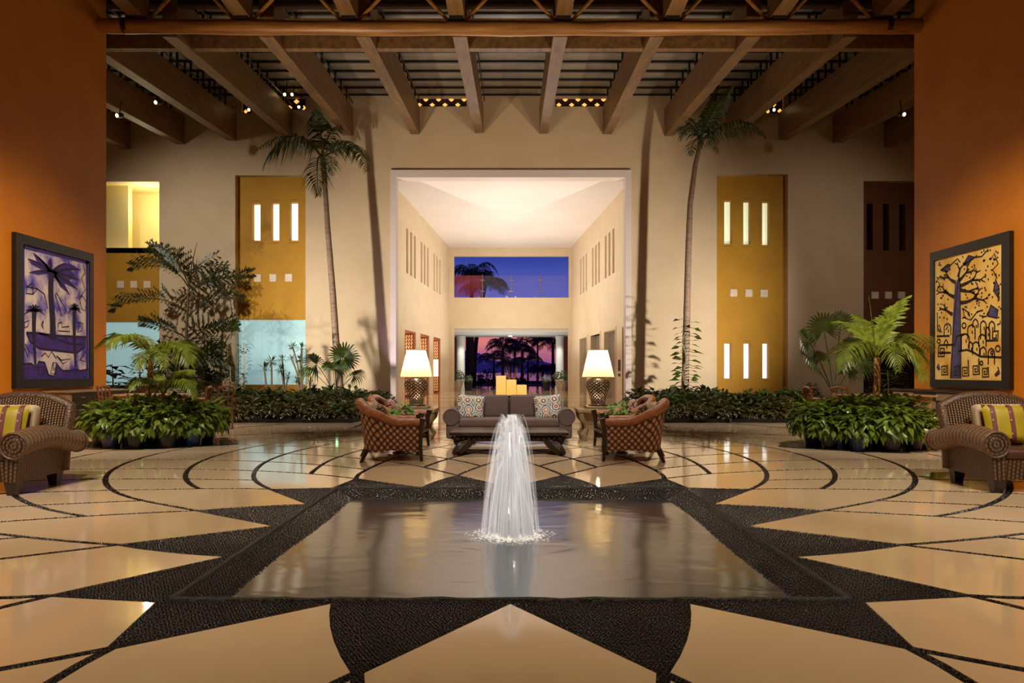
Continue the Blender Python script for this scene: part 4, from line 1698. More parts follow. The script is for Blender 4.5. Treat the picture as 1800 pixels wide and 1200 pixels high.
def lamp(x, y, nm):
    z0 = 0.557
    t = thing('table_lamp', 'glowing parchment lamp on a pierced bronze urn, standing %s of the sofa' % nm, 'lamp', (x, y, z0), 'pierced urn table lamps')
    q = MB()
    q.rbox((x - 0.23, y - 0.23, z0), (x + 0.23, y + 0.23, z0 + 0.045), 0.01, 2)
    q.build('plinth', M_stone, t, True)
    q = MB()
    q.lathe([(0.17, 0.045), (0.17, 0.065), (0.135, 0.075)], 24, (x, y, z0))
    q.build('foot', M_latt, t, True)
    prof = [(0.128, 0.075), (0.132, 0.12), (0.142, 0.17), (0.158, 0.22), (0.176, 0.27), (0.195, 0.32), (0.211, 0.37), (0.218, 0.42), (0.212, 0.465),
            (0.192, 0.50), (0.160, 0.525), (0.12, 0.54)]

    def pr(v):
        f = v * (len(prof) - 1)
        i = min(int(f), len(prof) - 2)
        k = f - i
        return tuple(prof[i][j] * (1 - k) + prof[i + 1][j] * k for j in (0, 1))
    q = MB()
    NU, NV = 17, 10
    def pt(i, j):
        r, z = pr(min(max(j / (2 * NV), 0), 1))
        a = 2 * PI * i / (2 * NU)
        return Vector((x + r * math.cos(a), y + r * math.sin(a), z0 + z))
    for j in range(0, 2 * NV + 1):
        for i in range(0, 2 * NU):
            if (i + j) % 2:
                continue
            cs = [pt(i - 1, j), pt(i, j - 1), pt(i + 1, j), pt(i, j + 1)]
            ce = (cs[0] + cs[2]) / 2
            ins = [ce + (c_ - ce) * 0.60 for c_ in cs]
            q.add(cs + ins, [(k, (k + 1) % 4, 4 + (k + 1) % 4, 4 + k) for k in range(4)])
    q.build('pierced_urn', M_latt, t)
    q = MB()
    q.tube([(x, y, z0 + 0.52), (x, y, z0 + 0.70)], 0.018, 10)
    q.tube([(x, y, z0 + 0.535), (x, y, z0 + 0.55)], 0.125, 20)
    q.build('neck', M_latt, t, True)
    q = MB()
    q.lathe([(0.288, 0.555), (0.168, 1.04)], 40, (x, y, z0), False)
    sh = q.build('lamp_shade', M_shade, t, 'all')
    for r_, z_ in ((0.288, 0.556), (0.168, 1.038)):
        q = MB()
        q.tube([(x + r_ * math.cos(2 * PI * k / 40), y + r_ * math.sin(2 * PI * k / 40), z0 + z_) for k in range(41)], 0.006, 5, False)
        q.build('shade_rim', mat('tan_binding', lin(196, 150, 86), 0.6), sh, True)
    bulb((x, y, z0 + 0.86), 22, (1.0, 0.80, 0.52), 0.06)
    bulb((x, y, z0 + 0.30), 9.0, (1.0, 0.80, 0.52), 0.03)


side_table(1.55, 12.75, 'right')
side_table(-1.68, 12.75, 'left')
lamp(1.57, 12.72, 'right')
lamp(-1.68, 12.72, 'left')

# little plant stand between each pair of rattan chairs
M_pl = leaf_mat('bright_potted_leaf', lin(70, 128, 34), lin(118, 172, 54))
M_basket = mat('dark_brown_planter', lin(62, 38, 22), 0.5, lin(44, 26, 15), (30, 30, 30), 3, 0.4)


def leaf(mb, p, d, n, L, Wd, curl=0.15):
    p, d = Vector(p), Vector(d).normalized()
    s = d.cross(Vector(n))
    if s.length < 1e-4:
        s = d.cross(Vector((1, 0, 0.3)))
    s.normalize()
    up = s.cross(d)
    a, b = p + d * L * 0.42 + up * L * 0.06, p + d * L - up * L * curl
    mb.add([p, a + s * Wd / 2, b, a - s * Wd / 2, a - up * L * 0.06], [(0, 1, 4), (1, 2, 4), (2, 3, 4), (3, 0, 4)])


def foliage_ball(mb, c, r, n, L, Wd, rnd, low=-0.2, droop=0.5):
    c = Vector(c)
    for i in range(n):
        z = rnd.uniform(low, 1.0)
        a = rnd.uniform(0, 2 * PI)
        k = math.sqrt(max(0, 1 - z * z)) if z > 0 else 1.0
        f = rnd.uniform(0.62, 1.0)
        nrm = Vector((k * math.cos(a), k * math.sin(a), z))
        p = c + Vector((nrm.x * r[0] * f, nrm.y * r[1] * f, nrm.z * r[2] * f))
        d = Vector((math.cos(a + rnd.gauss(0, .7)), math.sin(a + rnd.gauss(0, .7)), rnd.gauss(0.15 + 0.3 * z, .35) - droop * (1 - z)))
        leaf(mb, p, d, nrm + Vector((0, 0, .6)), L * rnd.uniform(0.7, 1.2), Wd * rnd.uniform(0.8, 1.2))


rnd = random.Random(11)
for s, nm in ((1, 'right'), (-1, 'left')):
    x, y = s * 1.62, 10.58
    t = thing('plant_stand', 'small dark round table between the rattan chairs on the %s' % nm, 'table', (x, y, 0), 'small plant tables')
    q = MB()
    q.lathe([(0.20, 0.44), (0.21, 0.46), (0.20, 0.48)], 20, (x, y, 0))
    q.build('tabletop', M_tab, t, True)
    q = MB()
    q.lathe([(0.14, 0), (0.12, 0.02), (0.03, 0.05), (0.03, 0.44)], 12, (x, y, 0))
    q.build('pedestal', M_tab, t, True)
    t = thing('potted_plant', 'bright green leafy plant in a dark brown dish between the rattan chairs on the %s' % nm, 'plant', (x, y, 0.48), 'leafy table plants')
    q = MB()
    q.lathe([(0.12, 0.482), (0.19, 0.56), (0.195, 0.575), (0.17, 0.57), (0.1, 0.53)], 20, (x, y, 0))
    q.build('planter', M_basket, t, True)
    q = MB()
    foliage_ball(q, (x, y, 0.60), (0.17, 0.17, 0.14), 90, 0.085, 0.055, rnd)
    q.build('foliage', M_pl, t)

# console with candle lamps behind the sofa
cs = thing('console_table', 'dark narrow console table hidden behind the sofa back', 'table', (0.05, 13.6, 0))
q = MB()
q.rbox((-0.75, 13.40, 0.72), (0.85, 13.82, 0.762), 0.008, 1)
q.build('tabletop', M_tab, cs)
for x in (-0.70, 0.80):
    for y in (13.44, 13.78):
        q = MB()
        q.box((x - .025, y - .025, 0), (x + .025, y + .025, 0.72))
        q.build('leg', M_tab, cs)
m = mat('glowing_wax', lin(240, 200, 120), 0.5)
n = m.node_tree
b = n.nodes['Principled BSDF']
tcn = n.nodes.new('ShaderNodeTexCoord')
sp_ = n.nodes.new('ShaderNodeSeparateXYZ')
rp = n.nodes.new('ShaderNodeValToRGB')
n.links.new(tcn.outputs['Generated'], sp_.inputs[0])
n.links.new(sp_.outputs['Z'], rp.inputs[0])
rp.color_ramp.elements[0].color, rp.color_ramp.elements[1].color = lin(255, 190, 70), lin(232, 176, 96)
n.links.new(rp.outputs[0], b.inputs['Emission Color'])
b.inputs['Emission Strength'].default_value = 0.62
for (xa, xb, yt, d) in ((872, 889.5, 660, 'tallest, at the left of the three'), (890.5, 907.5, 667, 'middle-sized, in the middle of the three'), (908.5, 925.5, 676, 'shortest, at the right of the three')):
    a, b2 = P(xa, 694, 13.6), P(xb, yt, 13.6)
    h = b2.z - 0.763
    r = (b2.x - a.x) / 2
    c = ((a.x + b2.x) / 2, 13.6, 0.763)
    t = thing('candle_lamp', 'square glowing amber candle lamp behind the sofa, ' + d, 'lamp', c, 'amber candle lamps')
    q = MB()
    q.rbox((c[0] - r, c[1] - r, c[2]), (c[0] + r, c[1] + r, c[2] + h), 0.01, 2)
    q.build('wax_body', m, t, True)
    q = MB()
    q.tube([(c[0], c[1], c[2] + h - 0.005), (c[0] + .004, c[1], c[2] + h + 0.03)], 0.004, 5)
    q.build('wick', M_steel, t)
t = thing('twig_vase', 'slim vase of pale bare twigs standing behind the candle lamps', 'vase', (0.03, 13.74, 0.762))
q = MB()
q.lathe([(0.03, 0.763), (0.04, 0.8), (0.028, 0.93), (0.03, 0.96)], 12, (0.03, 13.74, 0))
q.build('vase', M_latt, t, True)
for k in range(7):
    q = MB()
    a = rnd.uniform(-0.25, 0.25)
    q.tube(bez([(0.03, 13.74, 0.9), (0.03 + a * .4, 13.74, 1.1), (0.03 + a * .7, 13.74 + rnd.uniform(-.05, .05), 1.2 + rnd.uniform(0, .12))], 5), 0.004, 4)
    q.build('twig', mat('pale_twig', lin(190, 130, 110), 0.6), t)

# wall cabinets
M_cab = mat('dark_stained_cabinet', lin(46, 30, 22), 0.4, lin(34, 22, 16), (3, 3, 9), 4)
M_cabg = mat('grey_limed_wood', lin(146, 128, 104), 0.5, lin(126, 108, 86), (3, 3, 12), 4)
for s in (-1, 1):
    lb = 'long low drawer cabinet against the left orange wall under the purple painting' if s < 0 else \
        'dark low drawer cabinet with pale fronts against the right orange wall under the yellow painting'
    y0, y1 = (14.4, 16.5) if s < 0 else (14.0, 16.6)
    xa, xb = sorted((s * 8.92, s * 9.42))
    t = thing('drawer_cabinet', lb, 'cabinet', (s * 9.2, (y0 + y1) / 2, 0))
    q = MB()
    q.rbox((xa, y0, 0.05), (xb, y1, 0.78), 0.01, 1)
    q.build('carcass', M_cabg if s < 0 else M_cab, t)
    q = MB()
    q.rbox((xa - 0.04, y0 - 0.04, 0.78), (xb + 0.04, y1 + 0.04, 0.82), 0.008, 1)
    q.build('cabinet_top', M_cabg if s < 0 else M_cab, t)
    q = MB()
    q.box((xa + .02, y0 + .02, 0.0), (xb - .02, y1 - .02, 0.06))
    q.build('plinth', M_cab, t)
    nc = 3
    for i in range(nc):
        for j in range(4):
            ya, yb = y0 + 0.06 + (y1 - y0 - .12) * i / nc, y0 + 0.06 + (y1 - y0 - .12) * (i + 1) / nc
            za, zb = 0.10 + 0.165 * j, 0.10 + 0.165 * (j + 1)
            xf = s * 8.92
            q = MB()
            q.rbox((min(xf, xf - s * .02), ya + .015, za + .012), (max(xf, xf - s * .02), yb - .015, zb - .012), 0.004, 1)
            d = q.build('drawer', M_cabg if (s > 0 and (i + j) % 2 and j > 1) else M_cab, t)
            q = MB()
            q.tube([(xf - s * .035, (ya + yb) / 2 - .06, (za + zb) / 2), (xf - s * .035, (ya + yb) / 2 + .06, (za + zb) / 2)], 0.009, 6)
            q.build('handle', mat('brass', lin(170, 130, 70), 0.3, metal=0.8), d)

# game tables and chairs behind the planted islands
M_pale = mat('pale_table_wood', lin(176, 142, 102), 0.4, lin(150, 116, 80), (3, 12, 3), 4)
M_chairw = mat('reddish_chair_wood', lin(126, 78, 50), 0.4, lin(98, 58, 36), (9, 9, 3), 4)


def game_table(x, y, w, lb):
    t = thing('game_table', lb, 'table', (x, y, 0), 'square game tables')
    q = MB()
    q.rbox((x - w / 2, y - .45, 0.72), (x + w / 2, y + .45, 0.76), 0.01, 1)
    q.build('tabletop', M_pale, t)
    q = MB()
    q.box((x - w / 2 + .08, y - .38, 0.62), (x + w / 2 - .08, y + .38, 0.72))
    q.build('apron', M_pale, t)
    for a in (-1, 1):
        for b_ in (-1, 1):
            q = MB()
            q.tube([(x + a * (w / 2 - .1), y + b_ * .36, 0), (x + a * (w / 2 - .1), y + b_ * .36, 0.64)], [0.025, 0.035], 8)
            q.build('leg', M_pale, t)


def wood_chair(lb):
    t = thing('wooden_chair', lb, 'chair', (0, 0, 0), 'wooden chairs at the game tables')
    q = MB()
    q.rbox((-.23, -.23, .42), (.23, .23, .465), 0.012, 1)
    q.build('seat', M_chairw, t)
    for a in (-1, 1):
        q = MB()
        q.tube([(a * .2, -.2, 0), (a * .2, -.2, .43)], .02, 6)
        q.build('leg', M_chairw, t)
        q = MB()
        q.tube([(a * .2, .24, 0), (a * .2, .2, .45), (a * .21, .27, .92)], .021, 6)
        q.build('leg', M_chairw, t)
        q = MB()
        q.tube([(a * .21, .24, .68), (a * .25, .0, .68), (a * .24, -.18, .64), (a * .22, -.19, .44)], .016, 6)
        q.build('armrest', M_chairw, t)
        q = MB()
        q.tube([(a * .06, .23, .5), (a * .07, .265, .88)], .013, 5)
        q.build('back_slat', M_chairw, t)
    q = MB()
    q.tube([(-.22, .265, .88), (0, .285, .91), (.22, .265, .88)], .028, 6)
    q.build('top_rail', M_chairw, t)
    return t


game_table(-7.25, 14.5, 1.25, 'square pale wooden table behind the left planted island')
game_table(7.35, 13.9, 1.5, 'square pale wooden table behind the right planted island')
w0 = wood_chair('wooden armchair at the cabinet end of the table behind the left island')
wl_ = [(-8.15, 14.7, PI / 2, None), (-6.3, 14.2, -PI / 2 + .2, 'wooden armchair at the right end of the table behind the left island'),
       (-6.15, 14.9, -PI / 2 - .4, 'wooden armchair nearest the garden bed behind the left island'),
       (6.2, 14.2, PI / 2 - .1, 'wooden armchair nearest the garden bed behind the right island'),
       (6.55, 13.7, PI / 2 + .3, 'wooden armchair at the left end of the table behind the right island')]
for i, (x, y, rz, lb) in enumerate(wl_):
    if i:
        dup(w0, (x, y, 0), rz, lb)
w0.location, w0.rotation_euler = (wl_[0][0], wl_[0][1], 0), (0, 0, wl_[0][2])
# ------------------------------------------------------------------ plants
G_isl = leaf_mat('glossy_island_leaf', lin(66, 84, 22), lin(116, 138, 48), 0.25)
G_bed = leaf_mat('dark_bed_leaf', lin(38, 52, 18), lin(72, 88, 32), 0.4)
G_bed2 = leaf_mat('olive_bed_leaf', lin(54, 52, 20), lin(88, 78, 32), 0.4)
G_palm = leaf_mat('lamplit_palm_frond', lin(76, 92, 24), lin(122, 138, 46), 0.4)  # lamplight on the islands put into the leaf colour
G_tall = leaf_mat('unlit_palm_frond', lin(36, 48, 18), lin(66, 82, 30), 0.4)  # back plants stay unlit: their shade is in the green
G_fish = leaf_mat('fishtail_leaf', lin(40, 50, 24), lin(74, 84, 42), 0.4)
G_dra = leaf_mat('dracaena_leaf', lin(28, 38, 20), lin(56, 68, 38), 0.4)
G_lit = leaf_mat('green_lit_leaf', lin(20, 150, 30), lin(60, 220, 70), 0.3)  # green light on the bush put into the leaf colour
M_trunk = mat('ringed_palm_trunk', lin(150, 124, 104), 0.7, lin(112, 90, 72), (4, 4, 26), 3, 0.5, (4, 4, 60))
M_stem = mat('green_brown_stem', lin(112, 96, 56), 0.6, lin(84, 70, 40), (6, 6, 20), 3)
M_tstem = mat('pale_tan_stem', lin(172, 130, 84), 0.6, lin(140, 100, 62), (6, 6, 24), 3)
M_dstem = mat('shaded_cane_stem', lin(70, 56, 38), 0.7, lin(50, 40, 28), (6, 6, 24), 3)  # cane darkened in the colour to read as shade beside the uplight
M_pot = mat('black_nursery_pot', lin(24, 25, 32), 0.3)
M_potb = mat('blue_nursery_pot', lin(40, 54, 104), 0.3)
rnd = random.Random(21)


def frond(mb, ctrl, n, L, wd, droop=0.5, fwd=0.6, r0=0.02, start=0.12, nseg=14, endk=0.35):
    """feather leaf: rachis through the control points, paired narrow leaflets"""
    c = bez(ctrl, nseg)
    mb.tube(c, [r0 * (1 - 0.85 * i / nseg) for i in range(nseg + 1)], 5, False)
    cc = bez(ctrl, n * 2)
    for i in range(int(start * 2 * n), 2 * n + 1, 2):
        t = i / (2 * n)
        p = cc[i]
        tg = (cc[min(i + 1, 2 * n)] - cc[max(i - 1, 0)]).normalized()
        sd = tg.cross(Vector((0, 0, 1)))
        if sd.length < 0.05:
            sd = tg.cross(Vector((0, 1, 0)))
        sd.normalize()
        prof = (math.sin(PI * (0.12 + 0.80 * t)) ** 0.6) * (1 - (1 - endk) * max(0, t - .6) / .4)
        for s in (-1, 1):
            k = fwd + rnd.uniform(-.15, .15) + 0.5 * t * t
            d = (sd * s + tg * k + Vector((0, 0, 0.25))).normalized()
            l = L * prof * rnd.uniform(.85, 1.1)
            dr = droop * rnd.uniform(.7, 1.3)
            m_ = p + d * l * 0.5 - Vector((0, 0, dr * l * 0.16))
            e_ = p + d * l * 0.92 - Vector((0, 0, dr * l * 0.62))
            w = wd * rnd.uniform(.8, 1.15)
            wv = tg * (w / 2) 
            mb.add([p - wv * .5, p + wv * .5, m_ + wv, m_ - wv, e_], [(0, 1, 2, 3), (3, 2, 4)])


def frond_px(mb, pxs, Y, **kw):
    """pxs = [(px, py, dY)] read against the photograph at about depth Y"""
    frond(mb, [P(a, b, Y + c) for a, b, c in pxs], **kw)


def trunk_mesh(pts, rad, n=10):
    q = MB()
    q.tube(pts, rad, n)
    return q


# --- two tall palms in front of the back wall
def tall_palm(lb, trunk_px, rads, Y, fronds, crown):
    pts_ = [P(x, y, Y) for x, y in trunk_px]
    base = (pts_[0].x, Y, 0.0)
    t = thing('tall_palm', lb, 'palm', base, 'tall slender palms')
    pts_ = [Vector(base)] + pts_
    cc = []
    for i in range(len(pts_) - 1):
        for k in range(6):
            cc.append(pts_[i].lerp(pts_[i + 1], k / 6))
    cc.append(pts_[-1])
    rr = [(rads[0] + (rads[1] - rads[0]) * i / (len(cc) - 1)) * (1 + 0.04 * (i % 2)) for i in range(len(cc))]
    trunk_mesh(cc, rr).build('trunk', M_trunk, t, True)
    q = MB()
    cr_ = P(crown[0], crown[1], Y)
    q.tube([pts_[-1] - Vector((0, 0, .1)), pts_[-1].lerp(cr_, .5), cr_, cr_ + Vector((0, 0, .5))], [rads[1] * 1.1, rads[1] * 1.3, rads[1], 0.02], 10)
    q.build('crownshaft', M_stem, t, True)
    for f in fronds:
        q = MB()
        frond_px(q, f[0], Y, **f[1])
        q.build('frond', G_tall, t)
    return t


kt = dict(n=46, L=0.98, wd=0.06, droop=1.35, fwd=0.35, r0=0.035)
tall_palm('tall slender palm left of the great opening, bowing fronds under the roof beams', [(598, 690), (592, 620), (584, 500), (576, 400), (571, 318)], (0.15, 0.08), 25.3,
          [([(565, 276, 0), (540, 225, -.3), (490, 222, -.6), (462, 294, -.8)], kt),
           ([(563, 274, 0), (535, 232, .5), (500, 228, 1.0), (453, 262, 1.4)], dict(kt, n=28, L=.6)),
           ([(567, 272, 0), (565, 240, .2), (563, 215, .2), (555, 192, -.4)], dict(kt, L=0.8, droop=1.2, fwd=.1)),
           ([(569, 272, 0), (600, 240, -.4), (630, 232, -.8), (645, 300, -1.2)], kt),
           ([(568, 274, 0), (600, 262, 1), (620, 245, 1.6), (633, 262, 1.6)], dict(kt, n=22, L=.5)),
           ([(565, 276, 0), (556, 268, -1.0), (556, 300, -1.8), (560, 344, -2.0)], dict(kt, L=0.7, fwd=.5)),
           ([(569, 277, 0), (580, 266, .6), (584, 282, 1), (584, 306, 1.2)], dict(kt, n=20, L=.5)),
           ([(566, 272, 0), (575, 235, 1), (592, 215, 1.2), (596, 224, 1.5)], dict(kt, n=24, L=.55))], (567, 276))
tall_palm('tall slender palm right of the great opening, leaning into the roof beams', [(1204, 690), (1207, 560), (1210, 440), (1213, 360), (1222, 290), (1230, 256)], (0.14, 0.075), 25.3,
          [([(1232, 247, 0), (1262, 222, -.5), (1310, 190, -1.0), (1346, 240, -1.2)], dict(kt, L=.7)),
           ([(1232, 246, 0), (1240, 210, -.6), (1260, 180, -1.0), (1288, 150, -1.4)], dict(kt, L=.7)),
           ([(1231, 246, 0), (1235, 215, .4), (1243, 190, .6), (1262, 150, .9)], dict(kt, L=.6)),
           ([(1229, 247, 0), (1218, 212, -.5), (1205, 205, -.8), (1196, 246, -1.0)], dict(kt, n=26, L=.6)),
           ([(1231, 247, 0), (1222, 215, 1.0), (1212, 200, 1.2), (1200, 205, 1.5)], dict(kt, n=24, L=.5)),
           ([(1233, 249, 0), (1245, 232, .8), (1256, 240, 1.2), (1261, 268, 1.5)], dict(kt, n=20, L=.45)),
           ([(1231, 249, 0), (1224, 236, -1), (1215, 250, -1.4), (1214, 272, -1.6)], dict(kt, n=20, L=.5))], (1232, 247))

# climbing vine on the right palm
vt = thing('climbing_vine', 'vine with broad dark leaves climbing the trunk of the right tall palm', 'vine', (wx(1206, 25.3), 25.1, 0))
q = MB()
q.tube([P(1203 + 3 * math.sin(k), 700 - 9 * k, 25.12) for k in range(16)], 0.02, 5)
q.build('stem', M_stem, vt)
for i in range(44):
    y = 562 + (i / 44) ** 0.8 * 135
    s = 1 if i % 2 else -1
    q = MB()
    a = P(1206, y, 25.1)
    b_ = P(1206 + s * rnd.uniform(6, 14), y + rnd.uniform(-3, 3), 25.05 + rnd.uniform(-.3, .3))
    q.tube([a, (a + b_) / 2 + Vector((0, 0, .05)), b_], 0.009, 4, False)
    leaf(q, b_, (s, rnd.uniform(-.5, .3), rnd.uniform(-.35, .25)), (0, rnd.uniform(-1.2, .1), 1), rnd.uniform(.26, .42), rnd.uniform(.14, .22))
    q.build('vine_leaf', G_tall, vt)

# --- planted islands
kp = dict(n=46, L=0.56, wd=0.042, droop=0.9, fwd=0.7, r0=0.016)


def small_palm(lb, base_px, crown_px, Y, r, fronds, m=None, name='young_palm'):
    a, c = P(base_px[0], base_px[1], Y), P(crown_px[0], crown_px[1], Y)
    base = Vector((a.x, Y, 0.0))
    t = thing(name, lb, 'palm', tuple(base))
    trunk_mesh([base, a, a.lerp(c, .5) + Vector((r * .3, 0, 0)), c], [r * 1.25, r * 1.15, r, r * .9]).build('trunk', M_tstem, t, True)
    for f, k in fronds:
        q = MB()
        frond_px(q, f, Y, **k)
        q.build('frond', m or G_palm, t)
    return t


small_palm('young arching green palm growing out of the left planted island', (259, 705), (266, 628), 11.9, 0.048,
           [([(267, 628, 0), (247, 588, -.2), (210, 572, -.5), (187, 610, -.7)], kp),
            ([(268, 628, 0), (296, 588, -.2), (330, 590, -.4), (334, 640, -.5)], kp),
            ([(267, 627, 0), (262, 600, .4), (250, 580, .9), (226, 590, 1.2)], dict(kp, L=.34)),
            ([(268, 627, 0), (285, 596, .5), (312, 590, 1.0), (345, 612, 1.3)], dict(kp, L=.36)),
            ([(268, 627, 0), (270, 605, -.5), (282, 605, -.8), (288, 650, -.9)], dict(kp, n=24, L=.34)),
            ([(267, 627, 0), (262, 612, -.5), (250, 615, -.7), (243, 650, -.8)], dict(kp, n=22, L=.3))])
small_palm('low second palm rising beside the trunk of the left island palm', (287, 706), (287, 690), 11.7, 0.03,
           [([(286, 692, 0), (272, 664, -.2), (246, 650, -.3), (227, 684, -.5)], dict(kp, L=.34)),
            ([(288, 692, 0), (305, 660, -.2), (335, 650, -.4), (342, 698, -.5)], dict(kp, L=.36)),
            ([(288, 692, 0), (300, 662, .3), (318, 645, .5), (340, 650, .8)], dict(kp, L=.30)),
            ([(287, 692, 0), (285, 670, .4), (278, 655, .7), (262, 650, .9)], dict(kp, L=.28))])
small_palm('young bright green palm standing in the right planted island', (1540, 705), (1541, 628), 11.5, 0.050,
           [([(1540, 627, 0), (1520, 590, -.2), (1488, 588, -.4), (1479, 650, -.6)], kp),
            ([(1542, 627, 0), (1562, 590, -.2), (1612, 588, -.4), (1626, 668, -.6)], kp),
            ([(1541, 626, 0), (1546, 590, .1), (1560, 540, .2), (1598, 520, .2)], dict(kp, L=.46, droop=.5)),
            ([(1540, 626, 0), (1520, 585, .2), (1500, 562, .4), (1464, 566, .6)], dict(kp, L=.42, droop=.6)),
            ([(1542, 626, 0), (1570, 575, .4), (1610, 575, .8), (1640, 618, 1.1)], kp),
            ([(1541, 626, 0), (1530, 590, .6), (1520, 560, 1.0), (1500, 552, 1.4)], dict(kp, L=.36)),
            ([(1541, 626, 0), (1556, 600, -.6), (1575, 598, -.9), (1578, 650, -1.0)], dict(kp, n=26, L=.36)),
            ([(1540, 624, 0), (1536, 590, 0), (1532, 555, 0), (1527, 520, 0)], dict(kp, n=30, L=.05, wd=.02))])
for (x, y0, Y, sg) in ((1502, 706, 11.3, -1), (1588, 704, 11.4, 1), (1560, 706, 11.1, 1)):
    c = P(x, y0, Y)
    t = thing('seedling_palm', 'low fresh palm seedling among the right island bushes, %s' % {1502: 'left of the palm trunk', 1588: 'farthest right of the trunk', 1560: 'just right of the palm trunk'}[x],
              'palm', (c.x, Y, 0.45))
    for k in range(5):
        a = PI * (0.15 + 0.7 * k / 4)
        q = MB()
        d = Vector((math.cos(a), rnd.uniform(-.3, .3), 0))
        p0 = Vector((c.x, Y, 0.48))
        frond(q, [p0, p0 + d * .15 + Vector((0, 0, .30)), p0 + d * .36 + Vector((0, 0, .38)), p0 + d * .52 + Vector((0, 0, .22 + .1 * math.sin(a)))], n=12, L=.2, wd=.035, droop=.5, r0=.008)
        q.build('frond', G_palm, t)

# island beds and potted bushes
ORD = ['first', 'second', 'third', 'fourth', 'fifth', 'sixth', 'seventh', 'eighth', 'ninth', 'tenth', 'eleventh', 'twelfth', 'thirteenth']
pot_protos = []
for k in range(3):
    t = thing('potted_bush', '', 'bush', (0, 0, 0))
    q = MB()
    q.lathe([(0.12, 0), (0.155, 0.22), (0.17, 0.22), (0.17, 0.25), (0.15, 0.25), (0.14, 0.20)], 14)
    q.build('pot', M_potb if k == 1 else M_pot, t, True)
    q = MB()
    foliage_ball(q, (0, 0, 0.42), (0.34, 0.34, 0.26), 260, 0.17, 0.085, rnd, -0.7, 1.0)
    f = q.build('foliage', G_isl, t)
    pot_protos.append(t)
first = [True] * 3
for s, nm, cx_, cy_ in ((-1, 'left', -5.93, 11.9), (1, 'right', 5.72, 11.5)):
    q = MB()
    pl = []
    for k in range(40):
        a = 2 * PI * k / 40
        e = abs(math.cos(a)) ** 6
        pl.append((cx_ + 1.08 * math.cos(a) * (1 + 0.28 * e), cy_ + 0.92 * math.sin(a) * (1 - .25 * abs(math.cos(a)))))
    q.prism(pl, -0.005, 0.012)
    tag(q.build('pebble_eye', M_peb, None, False, (cx_, cy_, 0)), 'dark almond-shaped pebble inlay under the %s planted island' % nm, 'inlay', kind='structure')
    pos = [(0.80 * math.cos(2 * PI * k / 11 + .2), 0.72 * math.sin(2 * PI * k / 11 + .2), 0) for k in range(11)] + \
          [(0.38 * math.cos(2 * PI * k / 5), 0.34 * math.sin(2 * PI * k / 5), .07) for k in range(5)]
    for i, (dx, dy, dz) in enumerate(pos):
        k = i % 3
        if i < 11:
            row = sorted([q_ for q_ in range(11) if (pos[q_][1] < 0) == (dy < 0)], key=lambda q_: pos[q_][0])
            lb = 'glossy potted bush, %s from the left along the %s of the %s planted island' % (ORD[row.index(i)], 'front' if dy < 0 else 'back', nm)
        else:
            row = sorted(range(11, 16), key=lambda q_: pos[q_][0])
            lb = 'glossy potted bush around the palm trunk, %s from the left inside the %s island' % (ORD[row.index(i)], nm)
        gp = 'potted bushes in the %s ring of the %s island' % ('outer' if i < 11 else 'inner', nm)
        loc = (cx_ + dx, cy_ + dy, 0.012)
        rz = rnd.uniform(0, 2 * PI)
        sc = rnd.uniform(.88, 1.08) if i < 11 else 1.14
        if first[k]:
            t = pot_protos[k]
            first[k] = False
            t.location, t.rotation_euler, t.scale = loc, (0, 0, rz), (sc, sc, sc)
            t['label'], t['group'] = lb, gp
        else:
            dup(pot_protos[k], loc, rz, lb, gp, (sc, sc, sc))

# --- garden beds
for s, nm in ((-1, 'left'), (1, 'right')):
    q = MB()
    xa, xb = (-9.9, wx(622, 16.9)) if s < 0 else (wx(1168, 16.9), 8.2)
    ya = 16.95
    xin = wx(684, 27.5) if s < 0 else wx(1112, 27.5)
    poly = [(xa, ya), (xb, ya), (xb, 20.0), (xin, 22), (xin, 27.98), (xa - 4 if s < 0 else xin, 27.98), (xa - 4, 22)] if s < 0 else \
        [(xb, ya), (xb + 1, 22), (xb + 5, 27.98), (xin, 27.98), (xin, 22), (xa, 20), (xa, ya)]
    q.prism(poly, -0.02, 0.06)
    tag(q.build('bed_soil', M_soil, None, False, (s * 6, 20, 0)), 'dark soil of the %s garden bed under the bushes' % nm, 'soil', kind='structure')
    q = MB()
    q.box((min(xa, xb), ya - 0.08, 0), (max(xa, xb), ya, 0.09))
    structure(q, 'trim_%d' % (7 if s < 0 else 8), M_grout)
bprot = []
for k, (L, Wd, n, g, r) in enumerate(((0.20, 0.085, 190, G_bed, (.42, .40, .36)), (0.17, 0.08, 200, G_bed2, (.40, .40, .32)), (0.24, 0.10, 170, G_bed, (.46, .42, .42)),
                                      (0.13, 0.06, 220, G_bed2, (.40, .36, .20)))):
    t = thing('garden_bush', '', 'bush', (0, 0, 0))
    q = MB()
    foliage_ball(q, (0, 0, 0.18), r, n, L, Wd, rnd, -0.4, .6)
    q.build('foliage', g, t)
    q = MB()
    for j in range(5):
        a = j * 2 * PI / 5
        q.tube([(0.03 * math.cos(a), 0.03 * math.sin(a), -0.02), (0.2 * math.cos(a), 0.2 * math.sin(a), 0.3)], 0.012, 4)
    q.build('stem', M_stem, t)
    bprot.append(t)
bfirst = [True] * 4


def bush(k, loc, sc, lb, gp):
    rz = rnd.uniform(0, 2 * PI)
    if bfirst[k]:
        t = bprot[k]
        bfirst[k] = False
        t.location, t.rotation_euler, t.scale = loc, (0, 0, rz), (sc, sc, sc)
        t['label'], t['group'] = lb, gp
    else:
        dup(bprot[k], loc, rz, lb, gp, (sc, sc, sc))


